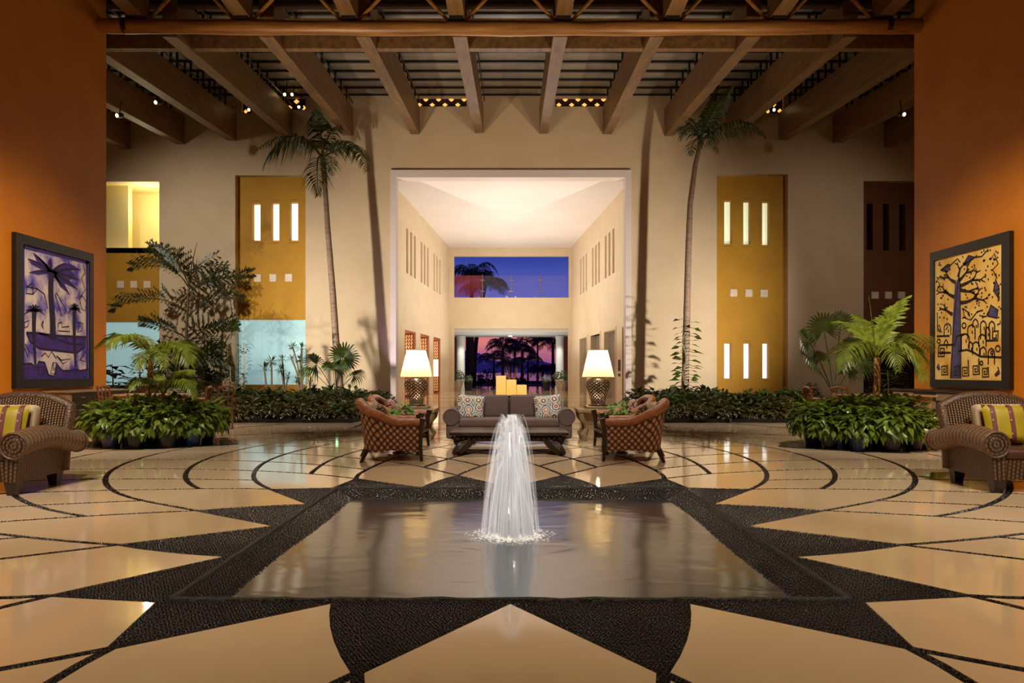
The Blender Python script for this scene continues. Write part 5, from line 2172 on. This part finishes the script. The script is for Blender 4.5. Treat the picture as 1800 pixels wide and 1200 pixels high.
for s, nm in ((-1, 'left'), (1, 'right')):
    rows_ = [(17.25, 355, 618, 13, 3, .85, 'low creeping bush on the front edge of the %s bed'),
             (17.95, 352, 622, 9, 1, 1.05, 'rounded bush in the second row of the %s bed'),
             (18.9, 372, 628, 8, 0, 1.15, 'rounded bush in the third row of the %s bed'),
             (20.5, 385, 655, 7, 2, 1.05, 'leafy bush in the middle of the %s bed'),
             (22.6, 545, 684, 5, 2, 1.05, 'dark bush near the back of the %s bed'),
             (24.6, 400, 676, 7, 0, .9, 'dark bush along the back wall of the %s bed')]
    for (Y, xa, xb, n, k, sc, lb) in rows_:
        for i in range(n):
            px = xa + (xb - xa) * (i + .5) / n
            if s > 0:
                px = 2 * CX - px
                if Y < 19 and px > 1428:
                    continue
            kk = k if rnd.random() < .75 else (k + 1) % 3
            bush(kk, ((px - CX) * Y / F + rnd.uniform(-.08, .08), Y + rnd.uniform(-.15, .15), 0.05), sc * rnd.uniform(.88, 1.15), (lb % nm).replace('bush', 'bush, ' + ORD[n - 1 - i] + ' from the opening,', 1) if True else '', (lb % nm).replace('bush', 'bushes', 1))
# emerald-lit bush by the left chair
t = thing('lit_bush', 'small bush lit vivid green in the left garden bed beside the rattan chair', 'bush', (wx(593, 17.4), 17.4, 0.05))
q = MB()
foliage_ball(q, (wx(593, 17.4), 17.4, 0.30), (.14, .14, .14), 26, .15, .09, rnd)
q.build('foliage', G_lit, t)
bulb((wx(594, 17.2), 17.1, 0.5), 0.5, (0.3, 1.0, 0.35), 0.03)


# --- fishtail palm on the left
def fishtail(mb, ctrl, n, L, wl):
    c = bez(ctrl, 12)
    mb.tube(c, [0.022 * (1 - .8 * i / 12) for i in range(13)], 5, False)
    cc = bez(ctrl, n)
    for i in range(2, n + 1):
        t = i / n
        tg = (cc[i] - cc[i - 1]).normalized()
        sd = tg.cross(Vector((0, 0, 1))).normalized()
        for s in (-1, 1):
            l = L * math.sin(PI * (.15 + .75 * t)) * rnd.uniform(.8, 1.1)
            d = (sd * s * .8 + tg * .7 + Vector((0, 0, rnd.uniform(.0, .7)))).normalized()
            sp_ = [cc[i] + d * l * k / 5 - Vector((0, 0, .10 * l * (k / 5) ** 2)) for k in range(6)]
            mb.tube(sp_, 0.006, 3, False)
            for k in range(1, 6):
                for s2 in (-1, 1):
                    dd = (d * .55 + Vector((0, 0, .45 if s2 > 0 else -.75)) + tg * .15).normalized()
                    e1 = sp_[k] + dd * wl
                    w = tg.cross(dd)
                    w = w.normalized() * wl * .26 if w.length > .01 else Vector((0, 0, wl * .3))
                    mb.add([sp_[k], e1 + w, e1 - dd * wl * .2, e1 - w], [(0, 1, 2), (0, 2, 3)])


YT = 26.0
b0 = P(326, 700, YT)
t = thing('fishtail_palm', 'tall dark fishtail palm against the cream wall left of the yellow niche', 'palm', (b0.x, YT, 0))
trunk_mesh([(b0.x, YT, 0), P(327, 640, YT), P(328, 580, YT), P(331, 520, YT), P(336, 470, YT), P(346, 426, YT)], [.07, .06, .05, .04, .025, .008]).build('trunk', M_stem, t, True)
for f in ([(330, 520, 0), (345, 495, -.4), (380, 492, -.8), (428, 484, -1)], [(330, 556, 0), (350, 535, .4), (380, 520, .6), (416, 524, .8)], [(331, 505, 0), (315, 470, -.3), (280, 462, -.6), (240, 470, -.9)],
          [(332, 500, 0), (318, 470, .5), (305, 440, .8), (282, 438, 1.2)], [(329, 548, 0), (300, 522, -.3), (250, 515, -.7), (207, 540, -1)], [(328, 590, 0), (350, 578, -.3), (375, 572, -.5), (400, 576, -.7)],
          [(327, 600, 0), (350, 588, .2), (368, 596, .4), (374, 620, .5)], [(327, 595, 0), (310, 580, -.2), (285, 575, -.5), (262, 568, -.8)], [(333, 480, 0), (345, 462, .2), (355, 470, .5), (364, 492, .6)],
          [(326, 640, 0), (345, 615, -.4), (362, 625, -.6), (372, 655, -.8)], [(326, 640, 0), (310, 612, -.4), (298, 625, -.6), (290, 655, -.8)], [(326, 645, 0), (335, 620, -.6), (345, 640, -1), (350, 668, -1.2)]):
    q = MB()
    fishtail(q, [P(a, b_, YT + c) for a, b_, c in f], 9, .92, .25)
    q.build('frond', G_fish, t)


# --- fan palms
def fan(mb, base, hub, L, n=24, spread=2.3, droop=0.4, tilt=None):
    base, hub = Vector(base), Vector(hub)
    mid = base.lerp(hub, .6) + Vector((0, 0, .12 * (hub - base).length))
    mb.tube(bez([base, mid, hub], 6), 0.012, 5, False)
    f = (hub - mid).normalized()
    ax = Vector(tilt) if tilt else Vector((0, -1, .2))
    sd = f.cross(ax).normalized()
    for i in range(n):
        a = -spread + 2 * spread * i / (n - 1)
        d = (f * math.cos(a) + sd * math.sin(a)).normalized()
        l = L * (0.75 + .25 * math.cos(a * .6)) * rnd.uniform(.92, 1.05)
        w = d.cross(ax).normalized() * (l * spread / n * 1.05)
        p1 = hub + d * l * .55 - ax.normalized() * 0.02
        p2 = hub + d * l * .8 - Vector((0, 0, droop * l * .12))
        p3 = hub + d * l - Vector((0, 0, droop * l * .45))
        mb.add([hub, p1 - w * .55, p1 + w * .55, p2 - w * .4, p2 + w * .4, p3], [(0, 1, 2), (1, 3, 4, 2), (3, 5, 4)])


def fan_palm(lb, basepx, Y, fans, m, L):
    b_ = P(basepx[0], basepx[1], Y)
    t = thing('fan_palm', lb, 'palm', (b_.x, Y, 0))
    trunk_mesh([(b_.x, Y, 0), (b_.x, Y, max(.25, b_.z))], [.09, .07]).build('trunk', M_stem, t, True)
    for (x, y, dy, k, dr, tl) in fans:
        q = MB()
        fan(q, (b_.x, Y, max(.2, b_.z - .1)), P(x, y, Y + dy), L * k, droop=dr, tilt=tl)
        q.build('fan_leaf', m, t)


fan_palm('dark fan palm at the foot of the left tall palm trunk', (590, 690), 23.2,
         [(604, 628, -.3, 1.0, .2, (.3, -1, .3)), (585, 648, -.6, .8, .8, None), (556, 640, -.2, 1.0, 1.0, (0, -.6, 1)), (622, 660, .2, .8, 1.0, (0, -.5, 1)), (545, 652, .3, .8, 1.2, (0, -.4, 1)), (600, 643, .5, .8, .8, None)], G_tall, .62)
fan_palm('dark fan palm against the wall beside the shaded far right niche', (1466, 690), 17.5,
         [(1448, 580, 0, 1.0, .3, None), (1422, 600, -.3, .9, .9, (0, -.7, .8)), (1426, 632, -.4, .85, 1.0, (0, -.6, .9)), (1440, 632, .3, .7, 1.0, None), (1478, 570, .2, .8, .4, None), (1510, 640, .2, .9, .9, (0, -.6, .8)), (1500, 610, .6, .8, .7, None),
          (1490, 655, -.4, .6, .9, None)], G_tall, .56)


# --- dracaenas, slender shrubs
def dracaena(lb, x, y0, heads, Y):
    b_ = P(x, y0, Y)
    t = thing('dracaena', lb, 'plant', (b_.x, Y, 0.05))
    for (hx, hy, r) in heads:
        h = P(hx, hy, Y + rnd.uniform(-.2, .2))
        q = MB()
        q.tube(bez([(b_.x, Y, 0.05), (b_.x, Y, h.z * .6), h], 6), 0.03, 6)
        st = q.build('stem', M_dstem, t, True)
        q = MB()
        R = r * Y / F
        for k in range(34):
            z = rnd.uniform(-.35, 1)
            a = rnd.uniform(0, 2 * PI)
            kk = math.sqrt(max(0, 1 - z * z))
            d = Vector((kk * math.cos(a), kk * math.sin(a), z))
            e = h + d * R * rnd.uniform(.8, 1.1) - Vector((0, 0, R * .25 * (1 - z)))
            w = d.cross(Vector((.1, .2, 1))).normalized() * R * .06
            m_ = h.lerp(e, .5) + Vector((0, 0, R * .08))
            q.add([h, m_ + w, e, m_ - w], [(0, 1, 2, 3)])
        q.build('leaf_rosette', G_dra, t)


dracaena('single-headed dracaena, leftmost of those before the blue glass', 469, 700, [(464, 646, 17)], 24.2)
dracaena('upright spiky dracaena, second from the left before the blue glass', 478, 700, [(477, 636, 18)], 24.6)
dracaena('dracaena with three heads in the middle of the blue glass', 500, 700, [(494, 650, 15), (496, 631, 11), (507, 662, 12)], 24.3)
dracaena('tallest many-headed dracaena at the right edge of the blue glass', 530, 705, [(514, 610, 14), (530, 612, 15), (512, 630, 12), (527, 632, 13), (533, 655, 13), (522, 668, 12)], 23.6)
dracaena('short dracaena in front of the cream wall by the fishtail palm', 385, 705, [(383, 672, 13)], 23.5)
dracaena('low spreading dracaena at the foot of the tallest one', 545, 705, [(545, 672, 14), (552, 682, 12)], 22.8)


def shrub(lb, x, ytop, ybot, hw, Y, n, L, m, name='slender_shrub'):
    b_ = P(x, ybot, Y)
    top = P(x, ytop, Y)
    t = thing(name, lb, 'shrub', (b_.x, Y, 0.05))
    q = MB()
    q.tube([(b_.x, Y, .05), (b_.x + .03, Y, (b_.z + top.z) / 2), top], [.03, .02, .008], 6)
    q.build('stem', M_stem, t, True)
    q = MB()
    w = hw * Y / F
    for i in range(n):
        f = rnd.random()
        z = b_.z + (top.z - b_.z) * f
        a = rnd.uniform(0, 2 * PI)
        r = w * rnd.uniform(.2, 1) * (1 - .5 * f)
        leaf(q, (b_.x + r * math.cos(a), Y + r * math.sin(a), z), (math.cos(a), math.sin(a), rnd.uniform(-.3, .3)), (0, 0, 1), L * rnd.uniform(.7, 1.2), L * .55)
    q.build('foliage', m, t)


shrub('slender shrub with small round leaves at the left edge of the blue glass', 428, 602, 655, 15, 23.5, 90, .14, G_dra)
shrub('grey-green feathery shrub left of the blue glass', 404, 642, 700, 20, 23.0, 160, .14, G_dra)
shrub('second feathery shrub beside the blue glass, right of the grey-green one', 424, 655, 705, 14, 22.8, 130, .16, G_dra)
shrub('dark round-leaved shrub before the far left frosted glazing', 244, 622, 690, 16, 20.0, 170, .14, G_tall)
shrub('dark broad-leaved plant at the corner of the left orange wall', 197, 640, 700, 22, 21.5, 60, .45, G_tall)
shrub('dense dark shrub around the foot of the fishtail palm', 335, 622, 705, 36, 22.4, 420, .22, G_fish)
shrub('dark shrub behind the game table chairs at the left', 290, 640, 700, 30, 19.5, 200, .2, G_tall)
shrub('dark shrub between the right garden bed and the wooden chairs', 1425, 672, 715, 18, 17.6, 130, .16, G_bed)
shrub('dark shrub in front of the black glazing at the far right', 1560, 650, 705, 40, 18.5, 200, .2, G_tall)
# ------------------------------------------------------------------ paintings on the side walls
M_frame = mat('dark_picture_frame', lin(24, 20, 19), 0.5, lin(16, 13, 12), (3, 3, 12), 4)
M_lav = mat('lavender_paint', lin(214, 204, 212), 0.7, lin(84, 66, 190), (1.9, 2.4, 2.1), 5, contrast=(0.44, 0.62))
M_yelp = mat('ochre_paint', lin(240, 212, 136), 0.7, lin(218, 168, 64), (1.6, 2.2, 1.9), 5, contrast=(0.4, 0.68))
M_vio = mat('violet_paint', lin(74, 48, 158), 0.7, lin(48, 30, 110), (5, 5, 5), 4)
M_pdk = mat('dark_violet_line', lin(34, 24, 66), 0.7)
M_blk = mat('dark_brown_line', lin(40, 26, 24), 0.7)
M_slate = mat('slate_blue_paint', lin(88, 84, 138), 0.7, lin(60, 56, 102), (6, 6, 6), 4)


class Canvas:
    """flat painted marks on a wall-parallel plane; coordinates read as a viewer of the picture would"""

    def __init__(s, X, z0x, z0y, sc):
        s.X, s.z0x, s.z0y, s.sc = X, z0x, z0y, sc
        s.layer = 0

    def pt(s, x, y, lift=0.0):
        px, py = s.z0x + x / s.sc, s.z0y + y / s.sc
        Y = abs(s.X) * F / abs(px - CX)
        return Vector((s.X - math.copysign(lift, s.X), Y, EYE - (py - CY) * Y / F))

    def line(s, mb, pts, w, lift=0.004, taper=None):
        q = [s.pt(x, y, lift) for x, y in pts]
        n = len(q)
        L, R = [], []
        for i in range(n):
            t = (q[min(i + 1, n - 1)] - q[max(i - 1, 0)])
            nn = Vector((0, -t.z, t.y)).normalized()
            k = w / 2
            if taper is not None:
                k *= 1 + (taper - 1) * i / (n - 1)
            L.append(q[i] + nn * k)
            R.append(q[i] - nn * k)
        mb.add(L + R, [(i, i + 1, n + i + 1, n + i) for i in range(n - 1)])

    def fill(s, mb, pts, lift=0.003):
        mb.add([s.pt(x, y, lift) for x, y in pts], [tuple(range(len(pts)))])

    def curve(s, mb, pts, w, lift=0.004, taper=None, n=10):
        q = bez([(x, y, 0) for x, y in pts], n)
        s.line(mb, [(v.x, v.y) for v in q], w, lift, taper)


def framed(name, lb, X, Ya, Yb, z0, z1, Yia, Yib, zi0, zi1, mc):
    s = math.copysign(1, X)
    t = thing(name, lb, 'painting', (X, (Ya + Yb) / 2, z0))
    xw = s * 9.498
    xs = sorted((xw, X - s * 0.03))
    for (a, b) in (((xs[0], Ya, z0), (xs[1], Yb, zi0)), ((xs[0], Ya, zi1), (xs[1], Yb, z1)),
                   ((xs[0], Ya, zi0), (xs[1], Yia, zi1)), ((xs[0], Yib, zi0), (xs[1], Yb, zi1))):
        q = MB()
        q.box(a, b)
        q.build('frame_rail', M_frame, t)
    q = MB()
    xs = sorted((xw, X))
    q.box((xs[0], Yia, zi0), (xs[1], Yib, zi1))
    q.build('canvas', mc, t)
    return t


XL = -9.44
tL = framed('painting', 'large dark-framed purple painting of palms in a boat on the left wall', XL, 13.54, 16.07, 0.885, 3.87, 13.75, 15.92, 1.06, 3.68, M_lav)
cv = Canvas(XL, 10, 390, 3.868)
fillm, dk = MB(), MB()
# ground band and boat
cv.fill(fillm, [(112, 1073), (112, 968), (170, 962), (205, 988), (225, 950), (262, 955), (290, 1040), (330, 1050), (345, 965), (385, 1012), (440, 1012), (470, 1000),
                (505, 1012), (562, 1002), (562, 1066)], 0.002)
cv.fill(fillm, [(140, 752), (225, 756), (330, 772), (545, 782), (536, 850), (485, 890), (230, 862), (165, 812)], 0.002)
for a, b in (((112, 150), (128, 1070)), ((545, 262), (562, 1060))):
    cv.fill(fillm, [a, (b[0], a[1] + 6), b, (a[0], b[1])], 0.0015)
cv.fill(fillm, [(112, 150), (562, 265), (562, 290), (112, 180)], 0.0015)
# big palm crown masses
for pts_ in ([(308, 345), (250, 300), (150, 250), (170, 285), (250, 330)], [(308, 345), (260, 270), (185, 212), (215, 275), (290, 335)],
             [(308, 348), (230, 330), (160, 345), (220, 362)], [(308, 345), (285, 280), (300, 240), (318, 290)],
             [(318, 350), (370, 290), (430, 278), (505, 325), (440, 330), (500, 395), (430, 390), (490, 460), (400, 420), (435, 495), (370, 440), (340, 390)]):
    cv.fill(fillm, pts_, 0.0025)
pf = fillm.build('painted_fill', M_vio, tL)
for (x, y) in ((150, 250), (185, 212), (160, 345), (300, 240), (215, 240), (410, 280), (505, 325), (490, 395), (485, 460), (430, 495), (380, 440)):
    cv.curve(dk, [(310, 348), ((310 + x) / 2, (348 + y) / 2 - 25), (x, y)], 0.085, 0.004, 0.2)
cv.curve(dk, [(312, 345), (292, 480), (320, 600), (322, 700), (318, 800)], 0.16, 0.0045, 1.2)
for (cx_, cy_, xs_, base) in ((193, 610, 70, 975), (467, 600, 45, 985)):
    for k in range(8):
        a = PI * (0.05 + 0.9 * k / 7) if k < 8 else 0
        ex, ey = cx_ + xs_ * math.cos(a), cy_ - 75 * math.sin(a) + 35
        cv.curve(dk, [(cx_, cy_), ((cx_ + ex) / 2, min(cy_, ey) - 22), (ex, ey)], 0.07, 0.0045, 0.25)
    cv.curve(dk, [(cx_, cy_), (cx_ - 8, 750), (cx_ + 8, base)], 0.14, 0.005, 0.45)
for pts_ in ([(140, 752), (225, 756), (330, 772), (545, 782), (536, 850), (485, 890), (230, 862), (165, 812), (140, 752)], [(225, 756), (330, 790), (440, 830), (520, 830)],
             [(112, 968), (170, 962), (205, 988), (225, 950), (262, 955), (290, 1040), (330, 1050), (345, 965), (385, 1012), (440, 1012), (470, 1000), (505, 1012), (562, 1002)]):
    cv.line(dk, pts_, 0.045)
for pts_ in ([(180, 415), (145, 440), (138, 485), (185, 492), (215, 455), (180, 415), (185, 492)], [(138, 440), (215, 455), (262, 490), (285, 590)],
             [(525, 290), (538, 345), (515, 380), (540, 460), (500, 520), (515, 590), (540, 605), (548, 545), (520, 500), (500, 520)], [(340, 480), (355, 500), (415, 610), (380, 640), (335, 490)],
             [(125, 685), (160, 668), (150, 710), (128, 720), (125, 685)], [(255, 672), (240, 700), (258, 730), (250, 700), (255, 672)], [(125, 850), (150, 920), (158, 880), (130, 830)],
             [(240, 915), (268, 890), (290, 920), (310, 880), (345, 930)], [(345, 910), (390, 965), (440, 930), (380, 940), (345, 910)], [(355, 690), (355, 740), (435, 745), (430, 710), (380, 715), (380, 680), (355, 690)],
             [(485, 680), (525, 690), (515, 740), (490, 750), (495, 700)], [(505, 935), (548, 880), (540, 950), (505, 935)], [(322, 955), (305, 1030), (340, 1035), (350, 960), (322, 955), (325, 1010), (338, 990)],
             [(220, 990), (258, 985), (255, 1035), (222, 1040), (220, 990)], [(125, 1000), (155, 995), (155, 1050), (128, 1052), (125, 1000)], [(515, 1015), (545, 1005), (545, 1055), (520, 1050)]):
    cv.line(dk, pts_, 0.026, 0.0035)
dk.build('painted_line', M_pdk, tL)

XR = 9.44
tR = framed('painting', 'large dark-framed yellow painting of a bare tree over a village on the right wall', XR, 13.41, 15.95, 0.87, 3.87, 13.63, 15.80, 1.04, 3.68, M_yelp)
cv = Canvas(XR, 1620, 390, 3.872)
bl, dk = MB(), MB()
cv.fill(bl, [(228, 420), (258, 365), (262, 600), (270, 1066), (197, 1066), (215, 620)], 0.002)
for pts_ in ([(130, 330), (180, 288), (200, 292), (180, 338)], [(285, 290), (320, 228), (365, 240), (330, 270)], [(490, 470), (505, 385), (525, 450), (525, 520)],
             [(450, 640), (472, 565), (522, 600), (515, 655)], [(110, 715), (138, 745), (120, 752)], [(500, 1040), (525, 1010), (520, 985), (530, 1030), (510, 1048)], [(100, 990), (115, 960), (130, 1000), (115, 1015)]):
    cv.fill(bl, pts_, 0.002)
bl.build('painted_fill', M_slate, tR)
cv.curve(dk, [(258, 365), (220, 600), (197, 1066)], 0.03)
cv.curve(dk, [(262, 380), (266, 700), (270, 1066)], 0.03)
rb = random.Random(5)


def branch(x, y, a, L, w, depth):
    ex, ey = x + L * math.cos(a), y - L * 0.9 * math.sin(a)
    b_ = rb.uniform(-.35, .35)
    cv.curve(dk, [(x, y), (x + L * .5 * math.cos(a + b_), y - L * .45 * math.sin(a + b_)), (ex, ey)], w, 0.004, 0.6, 6)
    if depth:
        for da in (0.55 + rb.uniform(-.15, .2), -0.45 + rb.uniform(-.2, .15)):
            branch(ex, ey, a + da, L * 0.62, w * 0.62, depth - 1)


for (x, y, a, L) in ((250, 375, 1.35, 60), (262, 435, 0.5, 95), (265, 550, 0.35, 100), (232, 410, 2.5, 60), (225, 510, 2.6, 70), (212, 630, 2.5, 55), (262, 460, -0.2, 70), (255, 400, 0.9, 80)):
    branch(x, y, a, L, 0.085, 2)
for i in range(170):
    x, y = rb.uniform(105, 545), rb.uniform(180, 660)
    if 195 < x < 275 or y < 260 - (x - 93) * 0.24 + 10:
        continue
    a = rb.uniform(0, PI)
    cv.line(dk, [(x, y), (x + 9 * math.cos(a), y + 11 * math.sin(a))], 0.042)
# roofs, arches and paths of the village
def house(x0, x1, ytop, ybot, win=True):
    m_ = (x0 + x1) / 2
    cv.line(dk, [(x0, ybot), (x0, ytop + 25), (x0 + 5, ytop + 12), (m_, ytop), (x1 - 5, ytop + 12), (x1, ytop + 25), (x1, ybot)], 0.036)
    if win:
        cv.line(dk, [(m_ + 6, ytop + 40), (m_ + 6, ytop + 62)], 0.035)
for h_ in ((155, 200, 690, 770), (155, 180, 800, 835), (315, 365, 700, 800), (350, 385, 660, 720), (402, 440, 672, 800), (460, 498, 675, 740), (435, 465, 715, 800), (272, 325, 760, 870),
           (390, 440, 765, 850), (348, 395, 815, 905), (455, 497, 860, 970), (400, 440, 850, 910), (320, 350, 815, 860)):
    house(*h_)
for pts_ in ([(105, 778), (192, 775)], [(120, 838), (225, 835), (240, 780), (290, 762)], [(115, 890), (200, 890)], [(250, 880), (310, 870), (350, 885), (400, 915), (545, 922)], [(440, 808), (520, 805), (522, 742), (485, 745), (485, 792), (510, 790), (508, 765)],
             [(118, 838), (115, 915), (155, 915), (155, 860), (128, 860), (130, 900), (145, 895), (143, 875)]):
    cv.line(dk, pts_, 0.045)
for (x, y) in ((158, 1010), (243, 1012), (300, 1018), (372, 1008), (436, 1025)):
    cv.line(dk, [(x + 18, y - 80 if x in (300, 372) else y - 40), (x + 22, y + 28), (x - 20, y + 30), (x - 20, y - 28), (x + 10, y - 30), (x + 11, y + 12), (x - 8, y + 12), (x - 8, y - 8), (x + 2, y - 8)], 0.04)
for pts_ in ([(130, 330), (180, 288), (200, 292), (180, 338), (130, 330), (200, 292), (245, 250), (265, 275)], [(285, 290), (320, 228), (365, 240), (330, 270), (285, 290), (365, 240), (410, 235), (455, 185)],
             [(470, 260), (495, 215), (522, 285), (485, 325), (515, 385)], [(490, 470), (505, 385), (530, 455), (525, 522), (490, 470), (530, 455)], [(285, 590), (290, 650), (335, 668), (325, 620), (285, 590)], [(335, 668), (380, 610), (420, 600)],
             [(450, 640), (472, 565), (522, 600), (515, 655), (450, 640)], [(405, 640), (440, 645), (455, 610)], [(108, 615), (110, 740), (138, 755), (122, 700), (110, 715)], [(105, 470), (125, 420), (105, 400), (128, 370)],
             [(500, 1040), (525, 1010), (520, 985), (532, 1030), (510, 1048), (500, 1040)], [(165, 735), (180, 715), (172, 700)], [(515, 700), (538, 690), (535, 672)]):
    cv.line(dk, pts_, 0.032)
for (x, y, r_) in ((290, 705, 14), (118, 812, 11), (520, 862, 16), (408, 960, 10), (480, 890, 8)):
    cv.line(dk, [(x + r_ * math.cos(k * PI / 5), y + 1.3 * r_ * math.sin(k * PI / 5)) for k in range(11)], 0.035)
dk.build('painted_line', M_blk, tR)
# ------------------------------------------------------------------ outside: terrace, garden palms, sea and hills at dusk
q = MB()
q.box((-40, 54.5, -0.3), (40, 100, -0.02))
structure(q, 'terrace', mat('dark_lawn', lin(52, 44, 34), 0.9, lin(34, 30, 22), (.4, .4, .4), 5))
q = MB()
q.add([(-4000, 100, -1.5), (4000, 100, -1.5), (4000, 9000, -1.5), (-4000, 9000, -1.5)], [(0, 1, 2, 3)])
structure(q, 'sea', mat('dusk_sea', lin(120, 100, 190), 0.15, lin(108, 90, 176), (.02, .05, 1), 3))
rh = random.Random(9)
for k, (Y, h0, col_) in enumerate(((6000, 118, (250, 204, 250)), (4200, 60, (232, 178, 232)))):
    q = MB()
    n = 60
    ridge = []
    for i in range(n + 1):
        x = -2600 + 5200 * i / n
        h = h0 * (1 + .25 * math.sin(i * .31 + k) + .14 * math.sin(i * .83 + 2 * k) + .06 * rh.uniform(-1, 1)) * (1.15 if i < n * .46 else .85)
        ridge.append((x, h))
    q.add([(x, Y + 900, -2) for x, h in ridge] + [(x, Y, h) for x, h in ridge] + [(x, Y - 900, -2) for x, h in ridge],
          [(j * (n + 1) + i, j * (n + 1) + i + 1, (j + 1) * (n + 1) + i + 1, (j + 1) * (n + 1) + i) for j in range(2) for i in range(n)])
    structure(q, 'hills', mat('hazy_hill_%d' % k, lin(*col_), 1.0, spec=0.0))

G_sil = leaf_mat('dusk_palm_leaf', lin(58, 52, 36), lin(80, 68, 46))
M_bark = mat('dusk_bark', lin(84, 52, 40), 0.9)


def garden_palm(lb, x, ytop, Y, r, nf, L, trunk=True, droop=1.0, seed=1, name='garden_palm', base_x=None, group=None):
    global rnd
    rnd = random.Random(seed)
    c = P(x, ytop, Y)
    bx = (base_x - CX) * Y / F if base_x else c.x
    t = thing(name, lb, 'palm', (bx, Y, -0.02), group)
    q = MB()
    q.tube(bez([(bx, Y, -.02), (bx, Y, c.z * .5), c], 8), [r * (1.2 - .4 * i / 8) for i in range(9)], 8)
    q.build('trunk', M_bark, t, True)
    for k in range(nf):
        a = 2 * PI * k / nf + rnd.uniform(-.2, .2)
        up = rnd.uniform(.1, .75)
        d = Vector((math.cos(a), math.sin(a), 0))
        l = L * rnd.uniform(.85, 1.1)
        q = MB()
        frond(q, [c, c + d * l * .35 + Vector((0, 0, l * up)), c + d * l * .8 + Vector((0, 0, l * (up - .15 * droop))), c + d * l - Vector((0, 0, l * (.45 * droop - up * .6)))],
              n=22, L=l * .34, wd=l * .042, droop=1.2, fwd=.5, r0=.03, nseg=8)
        q.build('frond', G_sil, t)


gp = 'dusk palms beyond the porch'
for i, a in enumerate(((884, 612, 68, .14, 13, 1.6, 'left head of the palm clump in the middle of the sunset view'), (905, 606, 74, .14, 13, 1.7, 'tallest head of the palm clump in the middle of the sunset view'),
                       (918, 618, 62, .13, 12, 1.5, 'right head of the palm clump in the middle of the sunset view'), (868, 630, 80, .13, 12, 1.5, 'lower left palm of the clump in the middle of the sunset view'),
                       (928, 634, 86, .12, 11, 1.3, 'lower right palm of the clump in the middle of the sunset view'), (896, 640, 57, .13, 13, 1.5, 'low dense palm at the foot of the middle clump'),
                       (945, 599, 92, .13, 14, 1.6, 'slim coconut palm right of the clump in the sunset view'), (972, 604, 70, .15, 14, 1.9, 'coconut palm half hidden by the right porch column'),
                       (954, 656, 68, .12, 13, 1.7, 'short lone palm low on the right of the sunset view'))):
    garden_palm('dark silhouetted ' + a[6], a[0], a[1], a[2], a[3], a[4] + 5, a[5] * 1.12 * a[2] / 66, seed=30 + i)
garden_palm('dark palm with its crown against the blue sky in the upper window, left', 829, 486, 62, .2, 22, 2.3, seed=50)
garden_palm('dark palm against the blue sky in the upper window, right of its twin', 854, 500, 70, .2, 22, 2.5, seed=51, base_x=833)
for i, (x, Y, d) in enumerate(((808, 60, 'behind the left porch column'), (822, 63, 'nearest the left porch column, slim'))):
    q = MB()
    xx = (x - CX) * Y / F
    q.tube([(xx, Y, -.02), (xx + .05, Y, 2), (xx, Y, 6)], [.28, .22, .18], 10)
    o = q.build('palm_trunk', M_bark, None, True, (xx, Y, 0))
    tag(o, 'dark bare palm trunk in the sunset view ' + d, 'trunk')
rnd = random.Random(77)
for i, (x, y, Y, hw, d) in enumerate(((835, 662, 60, 14, 'at the left of the sunset view'), (858, 655, 61, 16, 'left of the palm clump'), (884, 664, 60, 14, 'under the palm clump'), (912, 668, 62, 12, 'right of the palm clump, low'),
                                      (815, 640, 58, 10, 'tallest, beside the left porch column'))):
    b_ = P(x, y, Y)
    w = hw * Y / F
    t = thing('garden_shrub', 'dark dusk shrub beyond the porch ' + d, 'shrub', (b_.x, Y, -.02))
    q = MB()
    foliage_ball(q, (b_.x, Y, max(.2, b_.z * .4)), (w, w * .7, max(.5, b_.z * .9)), 170, .4, .2, rnd, -.2)
    q.build('foliage', G_sil, t)
    q = MB()
    q.tube([(b_.x, Y, -.02), (b_.x, Y, .5)], .06, 6)
    q.build('stem', M_bark, t)
# low wall along the beach
q = MB()
q.box((0.4, 78, -.02), (6.5, 78.4, .25))
tag(q.build('beach_wall', mat('dark_beach_wall', lin(70, 48, 44), .8), None, False, (3, 78, 0)), 'low dark beach wall under the lone palm in the sunset view', 'wall')
# planters flanking the porch opening
M_urn = mat('weathered_white_pot', lin(206, 196, 176), .7, lin(170, 156, 134), (8, 8, 8), 4, .3)
for s, nm, px in ((-1, 'left', 803), (1, 'right', 987)):
    Y = 46.1
    x = (px - CX) * Y / F
    t = thing('planter', 'white round planter with a green bush at the %s side of the porch opening' % nm, 'planter', (x, Y, 0), 'white porch planters')
    q = MB()
    q.lathe([(.26, 0), (.36, .3), (.42, .62), (.44, .66), (.40, .66), (.36, .55)], 18, (x, Y, 0))
    q.build('pot', M_urn, t, True)
    q = MB()
    foliage_ball(q, (x, Y, .85), (.5, .5, .45), 200, .2, .1, rnd)
    q.build('foliage', G_isl, t)
    x2 = x + s * .0 - s * .75 * -1 if s < 0 else x - .85
    x2 = x + .72 if s < 0 else x - .95
    t = thing('planter', 'small dark pot of greenery beside the white planter at the %s of the porch opening' % nm, 'planter', (x2, Y + .3, 0), 'dark porch pots')
    q = MB()
    q.lathe([(.22, 0), (.27, .55), (.29, .58), (.25, .58)], 14, (x2, Y + .3, 0))
    q.build('pot', M_pot, t, True)
    q = MB()
    foliage_ball(q, (x2, Y + .3, .68), (.28, .28, .3), 90, .18, .07, rnd)
    q.build('foliage', G_isl, t)
